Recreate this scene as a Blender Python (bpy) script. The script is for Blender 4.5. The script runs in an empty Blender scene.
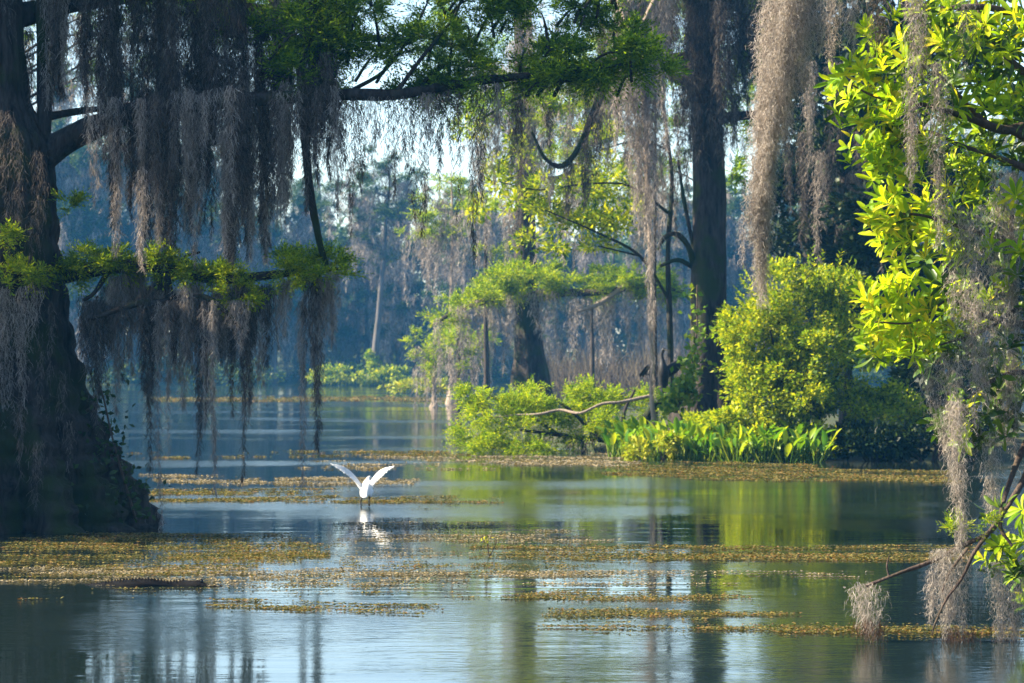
import bpy, bmesh, math, random
import numpy as np

rng = np.random.default_rng(11)
random.seed(11)
F, HY, HC = 3000.0, 360.0, 2.0          # focal length in pixels, horizon row, eye height


def P(px, py, d):
    return np.array([(px - 512.0) / F * d, d, HC - (py - HY) / F * d])


def wd(py):                              # distance at which the water shows on row py
    return HC * F / (py - HY)


sc = bpy.context.scene
col = sc.collection

# ------------------------------------------------------------------ materials


def new_mat(name):
    m = bpy.data.materials.new(name)
    m.use_nodes = True
    nt = m.node_tree
    nt.nodes.clear()
    out = nt.nodes.new('ShaderNodeOutputMaterial')
    return m, nt, out


def ramp(nt, stops):
    r = nt.nodes.new('ShaderNodeValToRGB')
    e = r.color_ramp.elements
    while len(e) < len(stops):
        e.new(0.5)
    for k, (p, c) in enumerate(stops):
        e[k].position = p
        e[k].color = (c[0], c[1], c[2], 1)
    return r


def leaf_mat(name, stops, trans=0.45, rough=0.5, spec=0.3, tint=(1.25, 1.2, 0.6)):
    m, nt, out = new_mat(name)
    g = nt.nodes.new('ShaderNodeNewGeometry')
    tc = nt.nodes.new('ShaderNodeTexCoord')
    nz = nt.nodes.new('ShaderNodeTexNoise')
    nz.inputs['Scale'].default_value = 1.3
    nz.inputs['Detail'].default_value = 3
    nt.links.new(tc.outputs['Object'], nz.inputs['Vector'])
    mx = nt.nodes.new('ShaderNodeMath')
    mx.operation = 'MULTIPLY_ADD'
    nt.links.new(nz.outputs['Fac'], mx.inputs[0])
    mx.inputs[1].default_value = 0.9
    mx.inputs[2].default_value = -0.45
    ad = nt.nodes.new('ShaderNodeMath')
    ad.operation = 'ADD'
    nt.links.new(mx.outputs[0], ad.inputs[0])
    nt.links.new(g.outputs['Random Per Island'], ad.inputs[1])
    r = ramp(nt, stops)
    nt.links.new(ad.outputs[0], r.inputs['Fac'])
    b = nt.nodes.new('ShaderNodeBsdfPrincipled')
    b.inputs['Roughness'].default_value = rough
    b.inputs['Specular IOR Level'].default_value = spec
    nt.links.new(r.outputs['Color'], b.inputs['Base Color'])
    t = nt.nodes.new('ShaderNodeBsdfTranslucent')
    tm = nt.nodes.new('ShaderNodeMix')
    tm.data_type = 'RGBA'
    tm.blend_type = 'MULTIPLY'
    tm.inputs['Factor'].default_value = 1.0
    nt.links.new(r.outputs['Color'], tm.inputs['A'])
    tm.inputs['B'].default_value = (tint[0], tint[1], tint[2], 1)
    nt.links.new(tm.outputs['Result'], t.inputs['Color'])
    mix = nt.nodes.new('ShaderNodeMixShader')
    mix.inputs[0].default_value = trans
    nt.links.new(b.outputs[0], mix.inputs[1])
    nt.links.new(t.outputs[0], mix.inputs[2])
    nt.links.new(mix.outputs[0], out.inputs['Surface'])
    return m


def bark_mat(name, c0, c1, c2, scale=3.0, bump=0.6, zstretch=0.22):
    m, nt, out = new_mat(name)
    tc = nt.nodes.new('ShaderNodeTexCoord')
    mp = nt.nodes.new('ShaderNodeMapping')
    mp.inputs['Scale'].default_value = (1, 1, zstretch)
    nt.links.new(tc.outputs['Object'], mp.inputs['Vector'])
    n1 = nt.nodes.new('ShaderNodeTexNoise')
    n1.inputs['Scale'].default_value = scale * 4
    n1.inputs['Detail'].default_value = 7
    n1.inputs['Roughness'].default_value = 0.65
    nt.links.new(mp.outputs[0], n1.inputs['Vector'])
    n2 = nt.nodes.new('ShaderNodeTexNoise')
    n2.inputs['Scale'].default_value = scale * 0.5
    n2.inputs['Detail'].default_value = 4
    nt.links.new(tc.outputs['Object'], n2.inputs['Vector'])
    r1 = ramp(nt, [(0.3, c0), (0.7, c1)])
    nt.links.new(n1.outputs['Fac'], r1.inputs['Fac'])
    mx = nt.nodes.new('ShaderNodeMix')
    mx.data_type = 'RGBA'
    r2 = ramp(nt, [(0.48, (0, 0, 0)), (0.62, (1, 1, 1))])
    nt.links.new(n2.outputs['Fac'], r2.inputs['Fac'])
    nt.links.new(r2.outputs['Color'], mx.inputs['Factor'])
    nt.links.new(r1.outputs['Color'], mx.inputs['A'])
    mx.inputs['B'].default_value = (c2[0], c2[1], c2[2], 1)
    b = nt.nodes.new('ShaderNodeBsdfPrincipled')
    b.inputs['Roughness'].default_value = 0.9
    b.inputs['Specular IOR Level'].default_value = 0.15
    nt.links.new(mx.outputs['Result'], b.inputs['Base Color'])
    bp = nt.nodes.new('ShaderNodeBump')
    bp.inputs['Strength'].default_value = bump
    bp.inputs['Distance'].default_value = 0.09
    nt.links.new(n1.outputs['Fac'], bp.inputs['Height'])
    nt.links.new(bp.outputs[0], b.inputs['Normal'])
    nt.links.new(b.outputs[0], out.inputs['Surface'])
    return m


def plain_mat(name, c, rough=0.7, c2=None, scale=20.0, spec=0.3):
    m, nt, out = new_mat(name)
    b = nt.nodes.new('ShaderNodeBsdfPrincipled')
    b.inputs['Roughness'].default_value = rough
    b.inputs['Specular IOR Level'].default_value = spec
    tc = nt.nodes.new('ShaderNodeTexCoord')
    n = nt.nodes.new('ShaderNodeTexNoise')
    n.inputs['Scale'].default_value = scale
    n.inputs['Detail'].default_value = 5
    nt.links.new(tc.outputs['Object'], n.inputs['Vector'])
    r = ramp(nt, [(0.35, c), (0.65, c2 or tuple(x * 0.8 for x in c))])
    nt.links.new(n.outputs['Fac'], r.inputs['Fac'])
    nt.links.new(r.outputs['Color'], b.inputs['Base Color'])
    nt.links.new(b.outputs[0], out.inputs['Surface'])
    return m


M = {}
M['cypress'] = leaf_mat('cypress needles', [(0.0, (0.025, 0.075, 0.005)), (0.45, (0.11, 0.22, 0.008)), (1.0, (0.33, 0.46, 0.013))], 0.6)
M['cypress_sunlit'] = leaf_mat('sunlit-toned cypress needles', [(0.0, (0.06, 0.14, 0.005)), (0.5, (0.24, 0.37, 0.009)), (1.0, (0.52, 0.54, 0.014))], 0.55)  # brighter copy of the needles, sunlight put into the colour
M['far_leaf'] = leaf_mat('far foliage', [(0.0, (0.022, 0.055, 0.012)), (0.5, (0.055, 0.105, 0.016)), (1.0, (0.13, 0.17, 0.03))], 0.4)
M['shrub'] = leaf_mat('shrub leaves', [(0.0, (0.04, 0.09, 0.004)), (0.4, (0.21, 0.33, 0.008)), (1.0, (0.56, 0.55, 0.014))], 0.5)
M['shaded_leaf'] = leaf_mat('shade-dark evergreen leaves', [(0.0, (0.005, 0.014, 0.004)), (0.6, (0.014, 0.034, 0.006)), (1.0, (0.045, 0.075, 0.008))], 0.2)  # shade of the dark tree mass put into the leaf colour
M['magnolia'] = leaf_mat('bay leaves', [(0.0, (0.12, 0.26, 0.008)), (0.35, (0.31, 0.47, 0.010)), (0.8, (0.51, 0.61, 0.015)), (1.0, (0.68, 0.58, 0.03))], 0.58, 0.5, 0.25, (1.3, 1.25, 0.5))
M['magnolia_shade'] = leaf_mat('shade-dark bay leaves', [(0.0, (0.02, 0.05, 0.006)), (0.6, (0.06, 0.13, 0.01)), (1.0, (0.14, 0.22, 0.012))], 0.35, 0.4, 0.4)  # darker copy of the bay leaves: inner crown shade put into the colour
M['arum'] = leaf_mat('water plant leaves', [(0.0, (0.07, 0.20, 0.01)), (0.5, (0.24, 0.38, 0.012)), (0.8, (0.48, 0.48, 0.02)), (0.93, (0.50, 0.26, 0.015)), (1.0, (0.32, 0.11, 0.02))], 0.5, 0.4, 0.4)
M['yellow_leaf'] = leaf_mat('yellow shrub leaves', [(0.0, (0.17, 0.26, 0.015)), (0.5, (0.38, 0.42, 0.02)), (1.0, (0.52, 0.46, 0.05))], 0.4)
M['vine'] = leaf_mat('vine leaves', [(0.0, (0.05, 0.13, 0.008)), (0.6, (0.17, 0.28, 0.012)), (1.0, (0.36, 0.40, 0.03))], 0.45)
M['dark_vine'] = leaf_mat('dark vine leaves', [(0.0, (0.012, 0.03, 0.008)), (1.0, (0.05, 0.09, 0.015))], 0.3)
M['moss'] = leaf_mat('spanish moss', [(0.0, (0.13, 0.115, 0.10)), (0.5, (0.30, 0.265, 0.23)), (1.0, (0.52, 0.45, 0.39))], 0.35, 0.85, 0.1, (1.05, 0.98, 0.92))
M['moss_shade'] = leaf_mat('shade-toned spanish moss', [(0.0, (0.032, 0.030, 0.029)), (0.5, (0.085, 0.076, 0.068)), (1.0, (0.22, 0.185, 0.155))], 0.3, 0.85, 0.1, (1.1, 0.98, 0.9))  # darker copy of the moss with shade put into its colour
M['moss_pale'] = leaf_mat('pale spanish moss', [(0.0, (0.20, 0.18, 0.155)), (0.5, (0.40, 0.36, 0.31)), (1.0, (0.60, 0.535, 0.465))], 0.4, 0.85, 0.1, (1.05, 0.97, 0.92))  # paler copy: sunlight on the near moss put into its colour
M['moss_wet'] = leaf_mat('wet moss tips', [(0.0, (0.04, 0.022, 0.014)), (1.0, (0.13, 0.07, 0.035))], 0.25, 0.5, 0.3, (1.2, 0.9, 0.6))
M['weed'] = leaf_mat('floating weed', [(0.0, (0.025, 0.04, 0.010)), (0.4, (0.09, 0.095, 0.018)), (0.75, (0.22, 0.17, 0.04)), (1.0, (0.20, 0.10, 0.03))], 0.25, 0.6, 0.25)
M['weed_and_sheen'] = leaf_mat('weed and water sheen', [(0.0, (0.10, 0.09, 0.06)), (0.5, (0.22, 0.19, 0.13)), (1.0, (0.36, 0.27, 0.12))], 0.2, 0.6, 0.3)  # fine weed specks whose grey also paints the sheen of the water
M['reed'] = leaf_mat('dry thicket', [(0.0, (0.05, 0.04, 0.032)), (0.6, (0.12, 0.095, 0.07)), (1.0, (0.2, 0.16, 0.09))], 0.3, 0.9, 0.1, (1.1, 1, 0.8))
M['bark'] = bark_mat('cypress bark', (0.006, 0.006, 0.006), (0.075, 0.062, 0.054), (0.030, 0.042, 0.012))
M['bark_mid'] = bark_mat('mid bark', (0.018, 0.015, 0.013), (0.09, 0.07, 0.055), (0.06, 0.05, 0.036), 2.0)
M['bark_pale'] = bark_mat('pale bark', (0.20, 0.155, 0.12), (0.40, 0.32, 0.25), (0.28, 0.22, 0.17), 4.0)
M['bark_far'] = bark_mat('far bark', (0.06, 0.052, 0.046), (0.17, 0.15, 0.135), (0.10, 0.09, 0.075), 1.0)
M['twig'] = bark_mat('twig bark', (0.05, 0.035, 0.028), (0.14, 0.10, 0.08), (0.09, 0.07, 0.05), 8.0)
M['egret'] = plain_mat('white plumage', (0.82, 0.81, 0.78), 0.7, (0.74, 0.73, 0.70), 30)
M['leg'] = plain_mat('black leg skin', (0.02, 0.02, 0.02), 0.5)
M['bill'] = plain_mat('bill horn', (0.05, 0.045, 0.03), 0.4)
M['black_plume'] = plain_mat('black plumage', (0.012, 0.012, 0.014), 0.5, (0.03, 0.03, 0.03), 15)
M['gator'] = plain_mat('wet reptile hide', (0.008, 0.008, 0.009), 0.95, (0.013, 0.012, 0.012), 25, 0.03)
M['soil'] = plain_mat('bank soil', (0.05, 0.045, 0.02), 0.95, (0.04, 0.06, 0.015), 1.5)
M['bank'] = plain_mat('far bank soil', (0.09, 0.10, 0.03), 0.95, (0.06, 0.075, 0.02), 0.3)

# ------------------------------------------------------------------ mesh collecting


class MB:
    def __init__(self):
        self.v, self.f4, self.f3, self.n = [], [], [], 0

    def add(self, v, f):
        v = np.asarray(v, float).reshape(-1, 3)
        f = np.asarray(f, np.int64)
        if len(f):
            (self.f4 if f.shape[1] == 4 else self.f3).append(f + self.n)
        self.v.append(v)
        self.n += len(v)

    def build(self, name, mat, parent=None, origin=None, smooth=False):
        v = np.concatenate(self.v)
        if origin is None:
            origin = np.array(parent.location) if parent is not None else np.zeros(3)
        v = v - np.asarray(origin, float)
        me = bpy.data.meshes.new(name)
        f4 = np.concatenate(self.f4) if self.f4 else np.zeros((0, 4), np.int64)
        f3 = np.concatenate(self.f3) if self.f3 else np.zeros((0, 3), np.int64)
        loops = np.concatenate([f4.ravel(), f3.ravel()]).astype(np.int32)
        tot = np.concatenate([np.full(len(f4), 4), np.full(len(f3), 3)]).astype(np.int32)
        start = np.concatenate([[0], np.cumsum(tot)[:-1]]).astype(np.int32)
        me.vertices.add(len(v))
        me.vertices.foreach_set('co', v.astype(np.float32).ravel())
        me.loops.add(len(loops))
        me.loops.foreach_set('vertex_index', loops)
        me.polygons.add(len(tot))
        me.polygons.foreach_set('loop_start', start)
        me.polygons.foreach_set('loop_total', tot)
        if smooth:
            me.polygons.foreach_set('use_smooth', np.ones(len(tot), bool))
        me.update(calc_edges=True)
        me.validate()
        me.materials.append(mat)
        o = bpy.data.objects.new(name, me)
        col.objects.link(o)
        if parent is not None:
            o.parent = parent
        else:
            o.location = origin
        return o


def tag(o, label=None, cat=None, group=None, kind=None):
    if label:
        o['label'] = label
    if cat:
        o['category'] = cat
    if group:
        o['group'] = group
    if kind:
        o['kind'] = kind
    return o


def thing(name, label, cat, loc, group=None):
    o = bpy.data.objects.new(name, None)
    o.empty_display_size = 0.2
    col.objects.link(o)
    o.location = loc
    return tag(o, label, cat, group)


def dup(root, loc, rotz, scale, label, group=None):
    r = root.copy()
    col.objects.link(r)
    r.location, r.rotation_euler, r.scale = loc, (0, 0, rotz), scale
    r['label'] = label
    if group:
        r['group'] = group
    for ch in list(root.children):
        c = ch.copy()
        col.objects.link(c)
        c.parent = r
    return r


def unit(v):
    v = np.asarray(v, float)
    return v / (np.linalg.norm(v, axis=-1, keepdims=True) + 1e-9)


def catmull(pts, k=6):
    pts = np.asarray(pts, float)
    p = np.vstack([2 * pts[0] - pts[1], pts, 2 * pts[-1] - pts[-2]])
    out = []
    for i in range(1, len(p) - 2):
        a, b, c, d = p[i - 1], p[i], p[i + 1], p[i + 2]
        for t in np.linspace(0, 1, k, endpoint=False):
            out.append(0.5 * (2 * b + (c - a) * t + (2 * a - 5 * b + 4 * c - d) * t * t + (3 * b - a - 3 * c + d) * t ** 3))
    out.append(p[-2])
    return np.array(out)


def tube(mb, pts, rad, n=8, k=5, rough=0.0, flute=None, nfl=7):
    """rounded limb through pts with radii rad; rough = uneven bark; flute = strength of buttress ridges per point"""
    pts = np.asarray(pts, float)
    q = np.column_stack([pts, np.asarray(rad, float), np.zeros(len(pts)) if flute is None else np.asarray(flute, float)])
    q = catmull(q, k) if len(pts) > 2 else np.array([q[0] + (q[1] - q[0]) * t for t in np.linspace(0, 1, k + 1)])
    c, r, fl = q[:, :3], np.maximum(q[:, 3], 0.001), q[:, 4]
    tan = unit(np.gradient(c, axis=0))
    ref = np.array([0, 1.0, 0]) if abs(tan[0][1]) < 0.8 else np.array([1.0, 0, 0])
    th = np.linspace(0, 2 * np.pi, n, endpoint=False)
    ph = rng.uniform(0, 6.28, 4)
    V = []
    for i in range(len(c)):
        u = unit(np.cross(ref, tan[i]))
        w = np.cross(tan[i], u)
        ref = np.cross(u, tan[i]) * 0 + ref
        rr = np.full(n, r[i])
        if flute is not None:
            rr = rr * (1 + fl[i] * (0.6 * np.cos(nfl * th + ph[0]) + 0.4 * np.cos((nfl - 3) * th + ph[1]) + 0.35 * np.cos((2 * nfl + 1) * th + ph[2])))
        if rough:
            rr = rr * (1 + rough * (rng.normal(0, 0.5, n) + np.sin(i * 0.9 + ph[3] + 2 * th)))
        V.append(c[i] + np.outer(np.cos(th) * rr, u) + np.outer(np.sin(th) * rr, w))
    V = np.concatenate(V)
    m = len(c)
    a = (np.arange(m - 1)[:, None] * n + np.arange(n)[None, :]).ravel()
    b = (np.arange(m - 1)[:, None] * n + (np.arange(n)[None, :] + 1) % n).ravel()
    mb.add(V, np.column_stack([a, b, b + n, a + n]))
    for e, s in ((0, -1), (m - 1, 1)):
        ring = np.arange(n) + e * n
        vv = np.vstack([V[ring], c[e][None] + tan[e] * s * r[e] * 0.3])
        f = np.column_stack([np.arange(n), (np.arange(n) + 1) % n, np.full(n, n)])
        mb.add(vv, f if s > 0 else f[:, ::-1])


def leaves(mb, pos, d, nrm, L, W):
    """one kite-shaped leaf face per row"""
    d = unit(d)
    s = unit(np.cross(d, nrm))
    L = np.broadcast_to(L, len(pos))[:, None]
    W = np.broadcast_to(W, len(pos))[:, None]
    up = unit(np.cross(s, d))
    v = np.stack([pos, pos + d * L * 0.45 + s * W * 0.5 + up * W * 0.12, pos + d * L, pos + d * L * 0.45 - s * W * 0.5 + up * W * 0.12], 1)
    mb.add(v.reshape(-1, 3), np.arange(len(pos) * 4).reshape(-1, 4))


def sprays(mb, org, d, n, slen, L, W, droop=0.25):
    """feathery twigs: n leaves in two rows along each twig, lying near its plane"""
    m = len(org)
    d = unit(d)
    side = unit(np.cross(d, np.array([0, 0, 1.0]) + rng.normal(0, 0.35, (m, 3))))
    t = np.linspace(0.08, 1, n)[None, :, None]
    sg = np.where(np.arange(n) % 2 == 0, 1.0, -1.0)[None, :, None]
    sl = (slen * rng.uniform(0.6, 1.3, m))[:, None, None]
    pos = org[:, None, :] + d[:, None, :] * sl * t - np.array([0, 0, 1.0]) * sl * droop * t ** 2
    dr = d[:, None, :] * 0.8 + side[:, None, :] * sg * (1.25 - 0.7 * t) + rng.normal(0, 0.25, (m, n, 3))
    nr = np.array([0, 0, 1.0]) + rng.normal(0, 0.45, (m, n, 3))
    leaves(mb, pos.reshape(-1, 3), dr.reshape(-1, 3), nr.reshape(-1, 3), (L * rng.uniform(0.6, 1.25, m * n)), W * rng.uniform(0.7, 1.3, m * n))


def clump(mb, c, r, m, n=9, slen=0.25, L=0.06, W=0.02, droop=0.25, core=0.35, up=0.25):
    """an uneven crown clump of sprays inside an ellipsoid of radii r"""
    c, r = np.asarray(c, float), np.asarray(r, float)
    nb = max(4, int(m / 24))
    bud = unit(rng.normal(0, 1, (nb, 3))) * rng.uniform(core, 1.0, (nb, 1)) ** 0.6
    w = rng.uniform(0.2, 1.0, nb)
    idx = rng.choice(nb, m, p=w / w.sum())
    q = bud[idx] + rng.normal(0, 0.11, (m, 3))
    d = q * np.array([1, 1, 0.45]) + rng.normal(0, 0.4, (m, 3)) + np.array([0, 0, up])
    sprays(mb, c + q * r, d, n, slen, L, W, droop)


def bush(mb, c, r, m, L=0.08, W=0.04, lobes=14, spread=0.16):
    """rounded leafy mass: lobes of single leaves, lit tops and gaps between"""
    c, r = np.asarray(c, float), np.asarray(r, float)
    b = unit(rng.normal(0, 1, (lobes, 3)))
    b[:, 2] = np.abs(b[:, 2]) * 1.1 - 0.35
    b *= rng.uniform(0.55, 0.95, (lobes, 1))
    sz = rng.uniform(0.6, 1.5, lobes)
    idx = rng.choice(lobes, m, p=sz / sz.sum())
    o = unit(rng.normal(0, 1, (m, 3))) * (rng.uniform(0.25, 1, (m, 1)) ** 0.5) * (spread * 1.9 * sz[idx])[:, None]
    q = b[idx] + o
    d = o * 1.2 + b[idx] * 0.6 + rng.normal(0, 0.35, (m, 3))
    nr = np.array([0, 0, 1.0]) + o * 2 + rng.normal(0, 0.5, (m, 3))
    leaves(mb, c + q * r, d, nr, L * rng.uniform(0.6, 1.3, m), W * rng.uniform(0.7, 1.3, m))


def strands(mb, s, d, L, W, seg=3, curl=0.35, grav=0.5):
    """thin hanging ribbons"""
    m = len(s)
    d = unit(d)
    L = np.broadcast_to(L, m)
    W = np.broadcast_to(W, m)
    face = rng.uniform(0, 2 * np.pi, m)
    wv = np.column_stack([np.cos(face), np.sin(face) * 0.7, rng.normal(0, 0.25, m)])
    rows = []
    p = s.copy()
    for k in range(seg + 1):
        w = (W * (1 - 0.6 * k / seg))[:, None] * 0.5
        rows.append(p - wv * w)
        rows.append(p + wv * w)
        d = unit(d + np.array([0, 0, -grav]) + rng.normal(0, curl, (m, 3)))
        p = p + d * (L / seg)[:, None]
    v = np.stack(rows, 1).reshape(-1, 3)
    base = np.arange(m)[:, None] * (2 * seg + 2) + np.arange(seg)[None, :] * 2
    base = base.ravel()
    mb.add(v, np.column_stack([base, base + 1, base + 3, base + 2]))


def hank(mb, top, length, width, dens=1.0, sl=0.15, sw=0.009, lobes=None, curl=0.55, sway=0.06, depth=0.6, taper=1.0, seg=3, lean=(0, 0), spread=0.55):
    """a hank of moss: several ragged lobes of curly strands under the point top"""
    top = np.asarray(top, float)
    k = lobes or max(2, int(round(width / 0.075)))
    off = rng.uniform(-0.5, 0.5, k) if k > 1 else np.zeros(1)
    for j in range(k):
        ln = length * (1.0 if j == 0 else rng.uniform(0.35, 0.97) ** (0.8 * taper))
        lw = width / k * rng.uniform(0.9, 1.7)
        cx, cy = off[j] * (width - lw * 0.5), rng.uniform(-0.5, 0.5) * width * depth
        m = int(dens * 1.25 * ln * lw / (sl * sw)) + 8
        t = rng.uniform(0, 1, m) ** 1.1
        prof = np.interp(t, [0, 0.08, 0.5, 0.85, 1.0], [0.55, 1.0, 0.85, 0.4, 0.12])
        a, b = rng.uniform(0, 6.28, 2)
        sx = np.sin(t * ln * 2.1 + a) * sway * np.sqrt(t) * ln * 0.4 + lean[0] * t * ln + np.sin(t * ln * 9 + b) * lw * 0.12
        sy = np.cos(t * ln * 1.7 + b) * sway * np.sqrt(t) * ln * 0.4 + lean[1] * t * ln
        g = np.clip(rng.normal(0, 0.42, (m, 2)), -1, 1)
        s = np.column_stack([cx * (1 - 0.45 * t) + sx + g[:, 0] * lw * prof, cy * (1 - 0.45 * t) + sy + g[:, 1] * lw * prof * depth, -t * ln]) + top
        d = np.column_stack([g * spread + rng.normal(0, 0.3, (m, 2)), np.full(m, -1.0)])
        strands(mb, s, d, sl * rng.uniform(0.5, 1.4, m), sw * rng.uniform(0.6, 1.3, m), seg, curl)


def fbm(x, y, seed, oct=4):
    r = np.random.default_rng(seed)
    z = np.zeros_like(x)
    a, f = 1.0, 1.0
    for _ in range(oct):
        for _ in range(4):
            th = r.uniform(0, 6.28)
            z += a * 0.35 * np.sin(f * (np.cos(th) * x + np.sin(th) * y) + r.uniform(0, 6.28) + 0.8 * np.sin(f * 0.6 * (x * np.sin(th) - y * np.cos(th)) + r.uniform(0, 6.28)))
        a *= 0.62
        f *= 2.1
    return z


# ------------------------------------------------------------------ water, ground, air

def sheet(name, x0, x1, y0, y1, nx, ny, zf, mat):
    X, Y = np.meshgrid(np.linspace(x0, x1, nx), np.linspace(y0, y1, ny))
    v = np.column_stack([X.ravel(), Y.ravel(), zf(X, Y).ravel()])
    i = (np.arange(ny - 1)[:, None] * nx + np.arange(nx - 1)[None, :]).ravel()
    mb = MB()
    mb.add(v, np.column_stack([i, i + 1, i + 1 + nx, i + nx]))
    return tag(mb.build(name, mat, smooth=True), kind='structure')


def water_mat():
    m, nt, out = new_mat('river water')
    g = nt.nodes.new('ShaderNodeNewGeometry')

    def noise(sx, sy, detail, rough=0.5, dist=0.0):
        mp = nt.nodes.new('ShaderNodeMapping')
        mp.inputs['Scale'].default_value = (sx, sy, 1)
        nt.links.new(g.outputs['Position'], mp.inputs['Vector'])
        n = nt.nodes.new('ShaderNodeTexNoise')
        n.inputs['Scale'].default_value = 1.0
        n.inputs['Detail'].default_value = detail
        n.inputs['Roughness'].default_value = rough
        n.inputs['Distortion'].default_value = dist
        nt.links.new(mp.outputs[0], n.inputs['Vector'])
        return n.outputs['Fac']

    def math_(op, a, b):
        n = nt.nodes.new('ShaderNodeMath')
        n.operation = op
        for k, x in enumerate((a, b)):
            if isinstance(x, (int, float)):
                n.inputs[k].default_value = x
            else:
                nt.links.new(x, n.inputs[k])
        return n.outputs[0]
    big = noise(0.10, 0.16, 4, 0.55)
    rr = ramp(nt, [(0.45, (0.0, 0.0, 0.0)), (0.60, (1, 1, 1))])
    nt.links.new(big, rr.inputs['Fac'])
    mask = rr.outputs['Color']
    fine = noise(5.0, 11.0, 2.5, 0.55, 0.3)
    mid = noise(0.9, 2.6, 2, 0.5, 0.4)
    amp = math_('MULTIPLY_ADD', mask, WATER_RUFFLE)
    amp.node.inputs[2].default_value = WATER_CALM
    lines = noise(0.30, 2.6, 2, 0.5, 0.8)
    h = math_('ADD', math_('MULTIPLY', fine, amp), math_('ADD', math_('MULTIPLY', mid, WATER_MID), math_('MULTIPLY', lines, WATER_LINES)))
    bp = nt.nodes.new('ShaderNodeBump')
    bp.inputs['Strength'].default_value = 1.0
    bp.inputs['Distance'].default_value = 1.0
    nt.links.new(h, bp.inputs['Height'])
    b = nt.nodes.new('ShaderNodeBsdfPrincipled')
    b.inputs['Base Color'].default_value = (0.010, 0.018, 0.016, 1)
    b.inputs['IOR'].default_value = 1.333
    rg = math_('MULTIPLY_ADD', mask, 0.10)
    rg.node.inputs[2].default_value = 0.03
    nt.links.new(rg, b.inputs['Roughness'])
    nt.links.new(bp.outputs[0], b.inputs['Normal'])
    nt.links.new(b.outputs[0], out.inputs['Surface'])
    return m


WATER_RUFFLE, WATER_CALM, WATER_MID, WATER_LINES = 0.0045, 0.0004, 0.0011, 0.0024
sheet('water', -205, 205, -70, 262, 2, 2, lambda X, Y: X * 0, water_mat())
sheet('far_bank', -205, 205, 236, 460, 60, 60, lambda X, Y: np.clip((Y - 240 + 3 * np.sin(X * 0.11) + 2 * np.sin(X * 0.31)) * 0.06, -0.5, 0.9) + 0.012 * np.clip(Y - 260, 0, 900), M['bank'])


def island_z(X, Y):
    sh = 60.6 + 9.5 * np.clip((4.0 - X) / 3.5, 0, 1) + 0.5 * np.sin(X * 1.7)
    back = 96 + 4 * np.sin(X * 0.4)
    return np.clip(np.minimum((Y - sh) * 0.12, (back - Y) * 0.12), -0.4, 0.38) - 1.2 * np.clip((-0.6 - X) * 0.5, 0, 1)


sheet('island_ground', -4, 45, 55, 102, 90, 90, island_z, M['soil'])

# ------------------------------------------------------------------ the big cypress at the water's edge
D0 = 36.0


def L0(px, py, dd=0.0):
    return P(px, py, D0 + dd)


def px_tube(mb, pl, n=8, k=5, rough=0.06, D=D0, **kw):
    pts = [P(p[0], p[1], D + (p[3] if len(p) > 3 else 0)) for p in pl]
    rad = [p[2] * D / F for p in pl]
    tube(mb, pts, rad, n, k, rough, **kw)


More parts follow.
